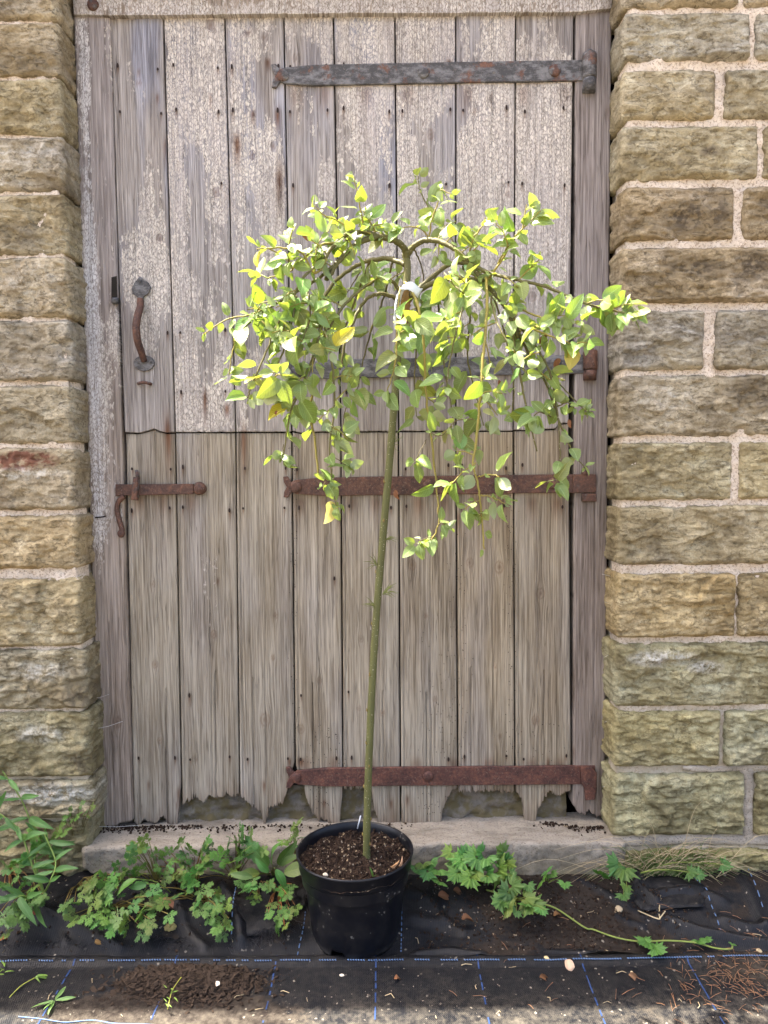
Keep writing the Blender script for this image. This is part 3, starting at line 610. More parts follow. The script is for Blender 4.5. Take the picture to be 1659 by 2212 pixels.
knu = {0: [(300, 180, .010), (345, 515, .012)], 1: [(455, 55, .018), (466, 415, .014)], 2: [(572, 80, .012), (590, 315, .010), (545, 335, .012)], 3: [(735, 440, .016), (640, 125, .014)], 4: [(790, 640, .012)], 5: [(930, 290, .014)], 6: [(1120, 290, .012), (1098, 420, .010)], 7: [(1277, 295, .012), (1150, 640, .014)]}
knl = {0: [(335, 1435, .012), (330, 1262, .010), (345, 1600, .010)], 1: [(462, 1370, .012), (420, 1640, .010)], 2: [(595, 1330, .009), (573, 1555, .020), (590, 1420, .008)], 3: [(650, 1575, .014), (690, 1470, .010)], 4: [(780, 1380, .010), (775, 1530, .008), (826, 1540, .010)], 5: [(890, 1220, .016), (940, 1510, .009), (920, 1330, .008)], 6: [(1015, 1215, .014), (1078, 1225, .018), (1069, 1440, .007), (1080, 1590, .008)], 7: [(1168, 1282, .016), (1157, 1555, .015)]}
split = {0: [(268, 935), (300, 936), (322, 931), (333, 927), (345, 932), (360, 936), (380, 935)], 3: [(630, 932), (650, 936), (690, 933), (736, 934)], 7: [(1109, 930), (1160, 929), (1200, 927), (1206, 916), (1230, 914)]}
for k in range(8):
    s = rb_.uniform(0.93, 1.06)
    bt = split.get(k, [(UB[k], 935 - k * 0.6), (UB[k + 1], 935 - k * 0.6)]); g_ = 1.6
    cr = [(rb_.uniform(0.3, 0.7), 0.0, 1.0, 0.003)] + ([(rb_.uniform(0.15, 0.85), 0.55, 1.0, 0.004)] if k in (0, 3, 4, 5, 7) else [])
    board('plank', upper, (UT[k] + g_, topz[k]), (UB[k] + g_, 935), (UT[k + 1] - g_, topz[k]), (UB[k + 1] - g_, 935), None, [(x, y - 1.5) for x, y in bt], 0.0, wear=wear_upper(k), tint=(s * 1.0, s * 0.99, s * 0.96), bead=0.010, cracks=cr, knots=knu.get(k, ()), seed=k + 1, jag=0.0022)
bots = [[(286, 1774), (300, 1779), (312, 1768), (330, 1777), (345, 1773), (352, 1758), (360, 1772), (372, 1783), (384, 1779), (388, 1735), (390, 1700)],
        [(391, 1738), (400, 1733), (412, 1727), (425, 1722), (440, 1732), (455, 1716), (470, 1723), (490, 1714), (505, 1721), (517, 1712)],
        [(517, 1712), (530, 1725), (545, 1740), (560, 1748), (566, 1752), (570, 1779), (577, 1776), (581, 1746), (600, 1735), (612, 1733), (619, 1712), (623, 1690), (637, 1640)],
        [(638, 1650), (646, 1672), (655, 1692), (662, 1722), (675, 1752), (690, 1771), (700, 1766), (715, 1776), (720, 1783), (728, 1776), (735, 1777), (740, 1700)],
        [(741, 1702), (790, 1700), (803, 1702), (808, 1742), (820, 1776), (835, 1785), (845, 1777), (855, 1783), (865, 1787)],
        [(865, 1787), (885, 1789), (905, 1786), (925, 1793), (945, 1796), (951, 1790), (954, 1760), (963, 1727), (976, 1705), (989, 1701)],
        [(989, 1708), (1050, 1706), (1112, 1710)],
        [(1113, 1706), (1128, 1725), (1133, 1770), (1140, 1779), (1155, 1776), (1160, 1748), (1178, 1722), (1187, 1704), (1200, 1717), (1215, 1713), (1235, 1704)]]
browns = [0, 0, 0, 0.2, 0.1, 0.25, 0.9, 0.55]
for k in range(8):
    s = rb_.uniform(0.86, 0.97); g_ = 1.6; br = browns[k]
    tp = split.get(k, [(LT[k], 935 - k * 0.6), (LT[k + 1], 935 - k * 0.6)])
    cr = [(rb_.uniform(0.3, 0.7), 0.0, 1.0, 0.003), (rb_.uniform(0.2, 0.8), 0.0, 0.35, 0.006)]
    board('plank', lower, (LT[k] + g_, 935), (LB[k] + g_, 1640), (LT[k + 1] - g_, 935), (LB[k + 1] - g_, 1640), [(x, y + 1.6) for x, y in tp], bots[k], 0.003 + 0.002 * rb_.random(), wear=wear_lower(k), tint=(s * (1 + 0.04 * br), s * (0.985 - 0.02 * br), s * (0.89 - 0.10 * br)), bead=0.010, cracks=cr, knots=knl.get(k, ()), seed=k + 21, jag=0.017, ncol=84, nrow=250)
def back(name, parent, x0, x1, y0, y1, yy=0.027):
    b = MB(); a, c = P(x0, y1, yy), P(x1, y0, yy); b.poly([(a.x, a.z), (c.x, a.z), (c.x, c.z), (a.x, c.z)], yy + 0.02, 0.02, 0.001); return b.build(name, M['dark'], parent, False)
back('shade_backing', upper, 272, 1232, 40, 930); back('shade_backing', lower, 289, 1228, 941, 1700)  # full dark sheets behind the planks, painted shade for the gaps
# frame members
def wear_lj(x, z, u, v):
    t = (z - 0.2) / 2.2; st = math.exp(-((u - 0.27) / 0.20) ** 2) * sstep(0.30, 0.42, t) * (0.75 + 0.6 * nz(x * 8, z * 2.5, 2))
    return [max(0, 0.12 + 0.40 * fbm(x * 12, z * 3, 8, 4) + 0.75 * st - 0.6 * sstep(0.36, 0.25, t)), 0, 0.35 * sstep(0.3, 0.8, t), min(1, st * 1.3)]
board('jamb', frame, (155, -60), (215, 1780), (234, -60), (287, 1780), None, [(214, 1783), (240, 1787), (255, 1779), (287, 1770)], -0.006, 0.10, 30, 260, wear_lj, (0.94, 0.885, 0.86), 0.012, 0.006, None, [(0.45, 0.0, 0.25, 0.007), (0.7, 0.3, 0.9, 0.002)], [(252, 1560, .018)], 51)
board('jamb', frame, (1244, 20), (1239, 1700), (1322, 20), (1308, 1700), None, [(1212, 1730), (1239, 1740), (1250, 1753), (1262, 1759), (1275, 1752), (1290, 1763), (1308, 1757)], -0.004, 0.10, 30, 260, lambda x, z, u, v: [0, rust_at(x, z) * .5, 0.25 * sstep(0.5, 1.6, z), 0], (0.74, 0.69, 0.68), 0.014, 0.006, None, [(0.35, 0.5, 1.0, 0.003), (0.62, 0.1, 0.5, 0.004)], [], 57)
board('lintel', frame, (150, -110), (158, 31), (1326, -118), (1323, 18), None, [(150, 31), (235, 33), (400, 32), (700, 29), (1000, 27), (1240, 26), (1322, 18)], -0.016, 0.10, 120, 40, lambda x, z, u, v: [0.46 + 0.3 * fbm(x * 6, z * 14, 2, 3), 0, 0.05, 0.25], (0.86, 0.80, 0.75), 0.002, 0.006, None, [], [], 63)

# ------------------------------------------------------------------ ironwork
def strap(parent, x0, x1, yl, yr, half, rust, bolts, rivets, tail=True, curl=None, yb=-0.001, gg=0.0):
    """strap hinge from fishtail at x0 to knuckle at x1; yl, yr centre line heights in the photograph"""
    a, c = P(x0, yl, yb), P(x1, yr, yb); hw = half * 0.00131
    d = Vector((c.x - a.x, c.z - a.z)); L = d.length; d.normalize(); n = Vector((-d.y, d.x)); A = Vector((a.x, a.z))
    Q = lambda s, t: tuple(A + d * s + n * t)
    ed = []
    for i in range(1, 13): s = 0.04 + (L - 0.04) * i / 12; ed.append(s)
    out = [Q(0.028, -hw * 0.75), Q(0.018, -hw * 0.55), Q(0.006, -hw * 1.15), Q(-0.006, -hw * 1.1), Q(-0.004, -hw * 0.55), Q(0.004, 0), Q(-0.004, hw * 0.55), Q(-0.006, hw * 1.1), Q(0.006, hw * 1.15), Q(0.018, hw * 0.55), Q(0.028, hw * 0.75)] if tail else [Q(0, -hw), Q(0, hw)]
    out += [Q(s, hw * (1 + 0.05 * nz(s * 20, 1, x0))) for s in ed] + [Q(s, -hw * (1 + 0.05 * nz(s * 20, 4, x0))) for s in reversed(ed)]
    b = MB(); b.poly(out, yb, 0.007, 0.0016)
    o = b.build('strap_hinge', M['iron'], parent, False, (rust, gg, 0, 1))
    for x, r in bolts:
        s = P(x, yl, yb).x - a.x; q = Q(s / d.x, 0); m = MB(); m.dome((q[0], yb - 0.0065, q[1]), r * 0.00131, 0.007); m.build('bolt', M['iron'], o, True, (min(1, rust + 0.1), gg, 0, 1))
    if rivets:
        m = MB()
        for x in rivets:
            s = P(x, yl, yb).x - a.x; q = Q(s / d.x, 0); m.dome((q[0], yb - 0.0065, q[1]), 0.0055, 0.0025, 10)
        m.build('rivet', M['iron'], o, True, (rust, gg, 0, 1))
    return o
h1 = strap(upper, 592, 1262, 166, 154, 21, 0.40, [(612, 13), (915, 12), (1197, 13)], [758, 822, 1065])
h2 = strap(upper, 625, 1262, 800, 787, 20, 0.28, [(645, 13), (915, 12), (1199, 13)], [760, 1080])
h3 = strap(lower, 617, 1240, 1052, 1044, 20, 0.86, [(640, 13), (925, 12), (1192, 12)], [846, 1063])
h4 = strap(lower, 623, 1284, 1678, 1672, 21, 0.95, [(640, 12), (925, 12)], [780], gg=1.0)
def pintle(parent, x, y0, y1, rust, w=15):
    a, c = P(x, y1, -0.012), P(x, y0, -0.012); r = w * 0.00131; b = MB(); H = c.z - a.z
    b.tube([(a.x, -0.012, a.z + H * 0.36), (a.x, -0.012, a.z + H * 0.40), (a.x, -0.012, c.z - 0.004), (a.x, -0.012, c.z)], [r * 0.93, r, r, r * 0.9], 16)
    b.tube([(a.x, -0.012, a.z + 0.002), (a.x, -0.012, a.z + H * 0.34)], [r * 0.80, r * 0.92], 14)
    b.box((a.x - 0.001, 0.0, a.z + H * 0.15), (r * 1.75, 0.03, H * 0.28))
    b.tube([(a.x, -0.012, c.z), (a.x, -0.012, c.z + 0.008), (a.x, -0.012, c.z + 0.011)], [r * 0.45, r * 0.42, r * 0.2], 10)
    return b.build('knuckle', M['iron'], parent, True, (rust, 0, 0, 1))
pintle(h1, 1273, 116, 200, 0.42); pintle(h2, 1275, 757, 822, 0.72)
b = MB(); a, c = P(1236, 1064, -0.004), P(1286, 1024, -0.004); b.poly([(a.x, a.z), (c.x, a.z), (c.x, c.z), (a.x, c.z)], -0.004, 0.011, 0.002); b.build('knuckle', M['iron'], h3, False, (0.62, 0, 0, 1))
b = MB(); a, c = P(1255, 1083, -0.002), P(1286, 1066, -0.002); b.poly([(a.x, a.z), (c.x, a.z), (c.x, c.z), (a.x, c.z)], -0.002, 0.016, 0.003); b.build('pintle', M['iron'], h3, False, (0.62, 0, 0, 1))
b = MB(); b.tube([P(1262, 1027, -0.008), P(1262, 1016, -0.008)], [0.010, 0.006], 10); b.build('pintle_tip', M['iron'], h3, True, (0.62, 0, 0, 1))
b = MB(); b.poly([(P(x, y, 0).x, P(x, y, 0).z) for x, y in [(1252, 1652), (1275, 1654), (1286, 1664), (1286, 1700), (1282, 1722), (1262, 1724), (1260, 1700), (1254, 1690)]], -0.006, 0.012, 0.003); b.build('knuckle', M['iron'], h4, False, (0.97, 1, 0, 1))
# thumb latch pull on the upper door
def pz(x, y, Y=-0.002): p = P(x, y, Y); return (p.x, p.z)
b = MB(); b.poly([pz(*q) for q in [(303, 597), (313, 606), (322, 612), (326, 622), (322, 634), (312, 641), (310, 650), (298, 650), (297, 642), (288, 636), (285, 624), (291, 612)]], -0.002, 0.005, 0.0015)
hd = b.build('pull_handle', M['iron'], upper, False, (0.10, 0, 0, 1))
b = MB(); pth = smooth_path([P(303, 645, -0.008), P(303, 662, -0.012), P(298, 680, -0.030), P(294, 705, -0.042), P(297, 735, -0.038), P(305, 760, -0.022), P(311, 780, -0.009)], 6)
b.tube(pth, [lerp(0.0085, 0.0105, math.sin(math.pi * i / (len(pth) - 1))) for i in range(len(pth))], 12); b.build('grip', M['iron'], hd, True, (0.80, 0, 0, 1))
b = MB(); b.poly([tuple(Vector(pz(312, 785)) + Vector((math.cos(t) * 0.029, math.sin(t) * 0.022))) for t in [k * math.pi / 10 for k in range(20)]], -0.002, 0.005, 0.0015); b.build('foot_plate', M['iron'], hd, False, (0.18, 0, 0, 1))
for x, y in ((298, 783), (324, 782), (303, 607), (318, 625)):
    b = MB(); p = P(x, y, -0.007); b.dome(p, 0.0045, 0.0015, 10); b.build('screw', M['iron'], hd, True, (0.4, 0, 0, 1))
b = MB(); b.tube(smooth_path([P(299, 828, 0.004), P(300, 828, -0.014), P(312, 826, -0.020), P(324, 829, -0.014), P(325, 829, 0.004)], 5), 0.0045, 8); b.build('staple', M['iron'], upper, True, (0.5, 0, 0, 1))
# sliding latch on the lower door
b = MB(); b.poly([pz(*q) for q in [(252, 1046), (420, 1045), (420, 1067), (296, 1070), (272, 1070), (252, 1072)]], -0.006, 0.008, 0.002); lt_ = b.build('latch_bar', M['iron'], lower, False, (0.90, 0, 0, 1))
b = MB(); b.dome(P(432, 1055, -0.004), 0.0185, 0.013, 20, 0.6); b.dome(P(433, 1056, -0.016), 0.007, 0.004, 10); b.build('pivot', M['iron'], lt_, True, (0.72, 0, 0, 1))
b = MB(); b.poly([pz(*q) for q in [(293, 1030), (305, 1030), (301, 1080), (288, 1079)]], -0.010, 0.016, 0.003); b.build('keeper', M['iron'], lt_, False, (0.55, 0, 0, 1))
b = MB(); b.tube(smooth_path([P(297, 1030, -0.022), P(296, 1022, -0.012), P(295, 1018, 0.004)], 4), 0.005, 8); b.build('keeper_pin', M['iron'], lt_, True, (0.5, 0, 0, 1))
b = MB(); b.tube(smooth_path([P(268, 1072, -0.012), P(256, 1084, -0.014), P(253, 1102, -0.014), P(258, 1125, -0.016), P(264, 1145, -0.018), P(262, 1155, -0.020)], 6), [0.008] * 6 + [0.0072] * 25, 8)
b.dome(P(262, 1153, -0.020), 0.011, 0.006, 12); b.build('latch_catch', M['iron'], frame, True, (0.75, 0, 0, 1))
# keyhole recess tongue, coach bolt, bent nail on the frame
b = MB(); b.poly([pz(*q) for q in [(242, 600), (254, 597), (255, 655), (242, 655)]], -0.0065, 0.0012, 0.0004); b.build('mortise_shade', M['dark'], frame, False)  # thin black plate on the jamb, painted shade of a recess
b = MB(); b.tube([P(243, 650, -0.012), P(256, 650, -0.012)], 0.009, 10); b.build('latch_tongue', M['iron'], frame, True, (0.3, 0, 0, 1))
b = MB(); b.dome(P(201, 11, -0.017), 0.0155, 0.009, 18); b.build('bolt', M['iron'], frame, True, (0.6, 0, 0, 1))
b = MB(); b.tube([P(206, 1118, -0.004), P(220, 1117, -0.03), P(228, 1115, -0.045)], 0.002, 6); b.build('nail', M['nail'], frame)
# nail heads: dark pits, too small to pick apart
def discs(name, parent, spots, yy, mat):
    b = MB()
    for x, y, rx, rz in spots:
        p = P(x, y, yy); b.add([(p.x + rx * math.cos(t_), yy, p.z + rz * math.sin(t_)) for t_ in [w * math.pi / 4 for w in range(8)]] + [(p.x, yy + 0.006, p.z)], [(w, (w + 1) % 8, 8) for w in range(8)] + [tuple(range(8))])
    o = b.build(name, M[mat], parent, False); o['kind'] = 'stuff'
discs('nail_heads', upper, [(x, y, .0030, .0055 * m) for x, y, m in NU], -0.0036, 'nail')
discs('nail_heads', lower, [(x, y, .0030, .0055 * m) for x, y, m in NL if y < 1700], -0.0012, 'nail')
r_ = random.Random(17); wh_ = []                      # woodworm holes along board edges
for cx, y0, y1, sx, n_ in ((632, 950, 1620, 5, 70), (1100, 960, 1640, 9, 90), (992, 1150, 1650, 10, 60), (960, 1350, 1640, 22, 70), (700, 1560, 1650, 25, 40), (930, 1710, 1760, 20, 30), (690, 1700, 1750, 18, 25), (1160, 1560, 1650, 40, 20)):
    for q in range(n_): t = r_.random(); wh_.append((cx + (y1 - 950) * 0.004 + r_.gauss(0, sx), lerp(y0, y1, t), r_.uniform(.0007, .0014), r_.uniform(.0008, .0016)))
discs('worm_holes', lower, wh_, -0.0012, 'nail')

# ------------------------------------------------------------------ door step
def slab(parent, name, pxl, pxr, ztop, zbot, yfr, ybk, mat, nx=300, ny=18, nzv=22, rough=0.0055, brk=None):
    xl, xr = P(pxl, 1850, yfr).x, P(pxr, 1850, yfr).x; vs = []
    prof = [(yfr, lerp(zbot, ztop - 0.006, j / nzv)) for j in range(nzv + 1)] + [(yfr + 0.003, ztop - 0.002)] + [(lerp(yfr + 0.008, ybk, j / ny), ztop) for j in range(ny + 1)]
    m = len(prof)
    for i in range(nx + 1):
        x = lerp(xl, xr, i / nx); ee = min(i, nx - i) / nx * (xr - xl); rd = 0.012 * (1 - sstep(0, 0.014, ee)) ** 2
        for q, (y, z) in enumerate(prof):
            n1 = rough * (fbm(x * 14, y * 14, z * 14, 4) + 0.5 * fbm(x * 60, y * 60, z * 60, 3)); zz = z
            if brk and q <= nzv: zz = max(z, brk(x))
            vs.append(Vector((x, y + n1 + rd, zz + n1 * 0.7 - rd * 0.4)))
    fs = [(i * m + q, (i + 1) * m + q, (i + 1) * m + q + 1, i * m + q + 1) for i in range(nx) for q in range(m - 1)]
    fs += [tuple(range(m - 1, -1, -1)), tuple(nx * m + q for q in range(m))]
    return obj(name, vs, fs, mat, parent)
step = empty('door_step', (0.0, -0.1, 0.05), 'worn pale concrete doorstep chipped at its left corner, below the door', 'doorstep')
bx0 = P(175, 1850, -0.125).x
slab(step, 'tread', 174, 1354, 0.157, 0.02, -0.122, 0.06, M['concrete'], brk=lambda x: 0.02 + 0.075 * sstep(0.28, 0.0, x - bx0) * (1 + 0.4 * nz(x * 40, 2, 2)) if x - bx0 < 0.28 else 0.02)
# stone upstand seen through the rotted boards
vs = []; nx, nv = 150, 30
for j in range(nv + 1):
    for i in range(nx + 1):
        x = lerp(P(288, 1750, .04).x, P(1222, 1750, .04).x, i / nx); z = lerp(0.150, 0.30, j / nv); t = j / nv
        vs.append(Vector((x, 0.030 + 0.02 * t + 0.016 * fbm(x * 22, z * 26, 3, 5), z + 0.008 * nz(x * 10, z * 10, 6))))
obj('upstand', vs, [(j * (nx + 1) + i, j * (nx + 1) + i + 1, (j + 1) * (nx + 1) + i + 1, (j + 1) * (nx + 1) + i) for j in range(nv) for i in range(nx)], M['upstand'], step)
# crumbs of black dirt along the back of the step
b = MB(); r_ = random.Random(3)
for q in range(2600):
    px = r_.uniform(215, 1300); 
    if 420 < px < 1180 and r_.random() < 0.72: continue
    if 890 < px < 1150: continue
    x = P(px, 1775, -0.03).x; y = -0.005 - abs(r_.gauss(0, 0.016)) - (0.03 * sstep(1180, 1260, px)); s = 0.0008 + 0.005 * r_.random() ** 2.5
    b.box((x, y, 0.1575 + s * 0.3), (s * r_.uniform(.6, 1.6), s, s * 0.8), Euler((r_.random() * 3, r_.random() * 3, r_.random() * 3)).to_matrix())
tag(b.build('dirt_crumbs', M['soil'], None, False), 'black crumbly dirt gathered along the back of the doorstep', 'dirt', kind='stuff')

# ------------------------------------------------------------------ ground fabric
def hem_y(x): return -0.367 - 0.006 * math.sin(x * 2.2 + 0.6) - 0.003 * nz(x * 9, 1, 1)
def front_h(x, y):
    z = 0.004 + 0.004 * max(0, nz(x * 3, y * 3, 5)) + 0.0015 * nz(x * 14, y * 14, 6)
    hy = hem_y(x); yy = min(y, hy)
    z += 0.007 * sstep(0.034, 0.022, hy - yy) + 0.003 * math.exp(-((hy - yy - 0.012) / 0.008) ** 2)
    if y > hy: z -= 0.012
    return Vector((x, yy, z))
front = empty('weed_fabric', (0.0, -0.9, 0.0), 'black woven weed fabric sheet in the foreground with blue gridlines and stitched hem', 'fabric')
def front_wear_sunlit(x, y):
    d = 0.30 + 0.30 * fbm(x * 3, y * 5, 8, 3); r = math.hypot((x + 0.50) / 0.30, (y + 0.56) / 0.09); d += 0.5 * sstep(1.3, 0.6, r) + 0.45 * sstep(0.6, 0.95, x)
    sun_dust = 0.10 + 0.45 * sstep(-0.46, -0.62, y) + 0.25 * sstep(0.55, 1.0, x)  # paler dust raised where the sun falls, to brighten the lit strip
    return (max(0, min(1, d)), min(1, sun_dust), 0)
ys_end = -3.2
o = grid_sheet('sheet', -1.5, 1.5, -0.95, -0.355, 240, 80, front_h, M['fabric'], front_wear_sunlit, front)
o2 = grid_sheet('sheet_near', -3.5, 3.5, ys_end, -0.9501, 30, 12, lambda x, y: 0.0035 + 0.003 * nz(x * 3, y * 3, 5), M['fabric'], front_wear_sunlit, front)
r_ = random.Random(12)
for xh, sl in ((-0.757, -0.02), (-0.512, 0.0), (-0.27, 0.0), (-0.03, 0.0), (0.214, 0.0), (0.462, 0.01), (0.715, 0.02)):
    n_ = 90; vs = []
    for i in range(n_ + 1):
        y = lerp(hem_y(xh) + 0.002, -0.95, i / n_); x = xh + sl * (y + 0.36) + 0.0015 * nz(y * 20, xh, 3); w = 0.0017 * (1 + 0.35 * nz(y * 90, xh, 1))
        for s in (-1, 1): vs.append(front_h(x + s * w, y) + Vector((0, 0, 0.0013)))
    fs = [(2 * i, 2 * i + 1, 2 * i + 3, 2 * i + 2) for i in range(n_) if nz(i * 0.35, xh * 7, 9) > -0.12]
    obj('marker_line', vs, fs, M['blue'], front, False)
b = MB(); x = -1.2
while x < 1.2:                                       # twisted blue hem stitch
    if nz(x * 31, 2, 5) > (-0.20 if x > -0.05 else -0.05):
        y = hem_y(x) - 0.023; p = front_h(x, y) + Vector((0, 0, 0.002))
        b.tube([p + Vector((-0.0022, 0.0018, 0)), p + Vector((0, 0, 0.0014)), p + Vector((0.0022, -0.0018, 0))], [0.0006, 0.0019, 0.0006], 5)
    x += 0.0062
o = b.build('hem_stitching', M['bluepale'], front); o['kind'] = 'stuff'
b = MB(); b.tube(smooth_path([G(x, y, .007) for x, y in ((40, 2196), (90, 2201), (140, 2208), (200, 2204), (250, 2211), (320, 2213), (400, 2222))], 8), .0012, 5); b.build('loose_thread', M['bluepale'], front)
# rear sheet, crumpled and dirty, climbing to the wall
ridges = []
def rd(pts, h, w): ridges.append(([G(x, y, 0.03) for x, y in pts], h, w))
rd([(1425, 1990), (1520, 2012), (1660, 2030), (1760, 2035)], 0.026, 0.014); rd([(1370, 1900), (1378, 1945), (1420, 1968)], 0.022, 0.014); rd([(1420, 1955), (1500, 1948), (1560, 1962)], 0.014, 0.012)
rd([(1600, 1925), (1640, 1980), (1659, 2000)], 0.012, 0.012); rd([(1330, 1985), (1390, 2000)], 0.010, 0.012); rd([(900, 2042), (960, 2036), (1040, 2042)], 0.010, 0.010); rd([(890, 1985), (960, 1992), (1000, 2005)], 0.008, 0.014)
rd([(1190, 2035), (1300, 2042), (1420, 2050)], 0.008, 0.008); rd([(1240, 1930), (1330, 1960), (1400, 1990)], 0.010, 0.012); rd([(1560, 1990), (1620, 2000), (1700, 1996)], 0.014, 0.012); rd([(880, 1950), (930, 1965), (960, 1990)], 0.010, 0.012); rd([(60, 1985), (180, 2020), (260, 2040)], 0.012, 0.012); rd([(380, 1975), (400, 2010), (440, 2040)], 0.014, 0.012); rd([(0, 1960), (80, 1990), (140, 2030)], 0.012, 0.012)
rd([(150, 1975), (300, 1950), (400, 1965)], 0.016, 0.030); rd([(0, 2010), (120, 2000), (260, 2015)], 0.018, 0.026); rd([(330, 2010), (420, 1990), (520, 2010)], 0.014, 0.022); rd([(480, 1955), (505, 1990), (520, 2030)], 0.026, 0.016); rd([(560, 1955), (600, 1990)], 0.02, 0.014)
def segd(p, a, c):
    ab = Vector((c.x - a.x, c.y - a.y)); ap = Vector((p[0] - a.x, p[1] - a.y)); t = max(0, min(1, ap.dot(ab) / max(1e-9, ab.dot(ab)))); return (ap - ab * t).length
def rear_h(x, y):
    z = gz(x, y) + 0.006 + 0.006 * fbm(x * 7, y * 9, 3, 4)
    for pts, h, w in ridges:
        d = min(segd((x, y), a, c) for a, c in zip(pts, pts[1:]))
        if d < w * 3: z += h * math.exp(-(d / w) ** 2)
    if x < -0.16: z += 0.012 * sstep(-0.37, -0.33, y)
    return max(z, 0.003)
def rear_wear(x, y):
    d = 0.42 + 0.5 * fbm(x * 4, y * 6, 2, 4) + 0.28 * sstep(0.1, 0.3, x) * sstep(0.75, 0.55, x) + 0.25 * sstep(-0.22, -0.15, y); d -= 0.30 * sstep(0.30, 0.10, x) * sstep(-0.1, 0.1, x)
    for pts, h, w in ridges:
        dd = min(segd((x, y), a, c) for a, c in zip(pts, pts[1:]))
        if dd < w * 2: d -= 0.5 * math.exp(-(dd / w) ** 2)
    return (max(0, min(1, d)), 0.07, 0)
rear = empty('weed_fabric', (0.0, -0.25, 0.03), 'crumpled dirty black weed fabric strip between the front sheet and the doorstep', 'fabric')
grid_sheet('sheet', -1.5, 1.5, -0.372, -0.085, 300, 70, rear_h, M['fabric'], rear_wear, rear)
def flap(edge, back_, lift, name='torn_flap'):
    """torn piece whose front edge is lifted off the ground"""
    n_, m = 26, 8; vs = []; wr = []
    e = smooth_path([G(x, y, z) for x, y, z in edge], 8); bk = smooth_path([G(x, y, z) for x, y, z in back_], 8)
    for i in range(n_ + 1):
        a = e[int(i * (len(e) - 1) / n_)]; c = bk[int(i * (len(bk) - 1) / n_)]
        for j in range(m + 1):
            t = j / m; p = a.lerp(c, t); p.z = max(p.z + lift * math.sin(math.pi * (1 - t) * 0.75) * (0.6 + 0.4 * nz(i * 0.3, t * 2, 2)), rear_h(p.x, p.y) + 0.004 if t > 0.5 else 0.006); p.y -= 0.004 * nz(i * 0.5, t * 3, 7); vs.append(p); wr.append((0.30 + 0.3 * nz(i * .3, t * 3, 4), 0.15, 0))
    fs = [(i * (m + 1) + j, (i + 1) * (m + 1) + j, (i + 1) * (m + 1) + j + 1, i * (m + 1) + j + 1) for i in range(n_) for j in range(m)]
    o = obj(name, vs, fs, M['fabric'], rear); set_wear(o.data, wr)
    so = o.modifiers.new('thickness', 'SOLIDIFY'); so.thickness = 0.0012
    return o
flap([(455, 2052, .005), (500, 2037, .02), (560, 2028, .022), (610, 2018, .028), (650, 2012, .02)], [(470, 1960, .05), (510, 1945, .06), (560, 1940, .06), (610, 1935, .06), (640, 1930, .06)], 0.022)
flap([(615, 2022, .015), (625, 1980, .05), (638, 1967, .06), (660, 1964, .055), (668, 1990, .03)], [(600, 1960, .06), (612, 1945, .06), (630, 1935, .06), (650, 1930, .06), (665, 1925, .06)], 0.02)
flap([(1372, 1955, .045), (1385, 1968, .04), (1400, 1972, .04), (1440, 1966, .045), (1520, 1962, .05)], [(1366, 1905, .06), (1384, 1900, .06), (1410, 1898, .06), (1450, 1900, .06), (1520, 1915, .06)], 0.014)
for pts in ([(510, 1958), (505, 1990), (500, 2030)], [(640, 2050), (655, 2010), (660, 1985)], [(1500, 1925), (1530, 1960), (1560, 2010)], [(1615, 1905), (1650, 1975)], [(868, 1975), (867, 2010), (866, 2040)]):
    b = MB(); q = smooth_path([G(x, y, 0.03) for x, y in pts], 10)
    for i, p in enumerate(q[:-1]):
        if i % 2 == 0:
            z1, z2 = rear_h(p.x, p.y) + 0.012 * (1 if pts[0][0] == 510 else 0.25), rear_h(q[i + 1].x, q[i + 1].y) + 0.012 * (1 if pts[0][0] == 510 else 0.25)
            b.tube([(p.x, p.y, z1), (q[i + 1].x, q[i + 1].y, z2)], 0.0014, 5)
    b.build('marker_line', M['bluepale'], rear)
b = MB(); r_ = random.Random(61)
for q in range(4200):
    if r_.random() < .7: p = G(r_.gauss(1180, 150), r_.gauss(1985, 32), .03)
    else: p = G(r_.uniform(-20, 1680), r_.uniform(1905, 2045), .03)
    if not (-.362 < p.y < -.13) or math.hypot(p.x - 0.02 + .085, p.y + .28) < .14: continue
    s_ = r_.choice((.0008, .001, .0015, .002, .003, .005)) * r_.uniform(.6, 1.2)
    b.box((p.x, p.y, rear_h(p.x, p.y) + s_ * .15), (s_ * r_.uniform(.8, 1.8), s_, s_ * .7), Euler((r_.random() * 3, r_.random() * 3, r_.random() * 3)).to_matrix())
tag(b.build('loose_soil', M['soil'], None, False), 'loose dark soil crumbs scattered over the crumpled fabric right of pot', 'soil', kind='stuff')
# frayed black threads at the torn edges
b = MB(); r_ = random.Random(15)
def fray(x0, x1, y0, y1, n_, L, zb):
    for q in range(n_):
        t = r_.random(); px, py = lerp(x0, x1, t), lerp(y0, y1, t) + r_.gauss(0, 5); p = G(px, py, zb); a = r_.uniform(-2.6, -0.5); l = L * r_.uniform(0.4, 1.2); dz = r_.uniform(-0.2, 0.7)
        d = Vector((math.cos(a), math.sin(a), dz)).normalized(); b.tube([p, p + d * l * .5 + Vector((0, 0, .002)), p + d * l + Vector((r_.gauss(0, .006), 0, -0.006))], [0.0007, 0.0006, 0.0004], 3, False)
fray(0, 230, 2035, 2030, 150, .035, .02); fray(330, 430, 2025, 2035, 110, .04, .02); fray(560, 640, 2015, 1990, 90, .045, .035); fray(500, 640, 2035, 2015, 90, .03, .02); fray(905, 960, 1915, 1920, 90, .03, .06); fray(1080, 1180, 1920, 1905, 90, .03, .06); fray(430, 520, 2040, 2045, 60, .03, .012)
o = b.build('frayed_threads', M['fibre'], rear); o['kind'] = 'stuff'

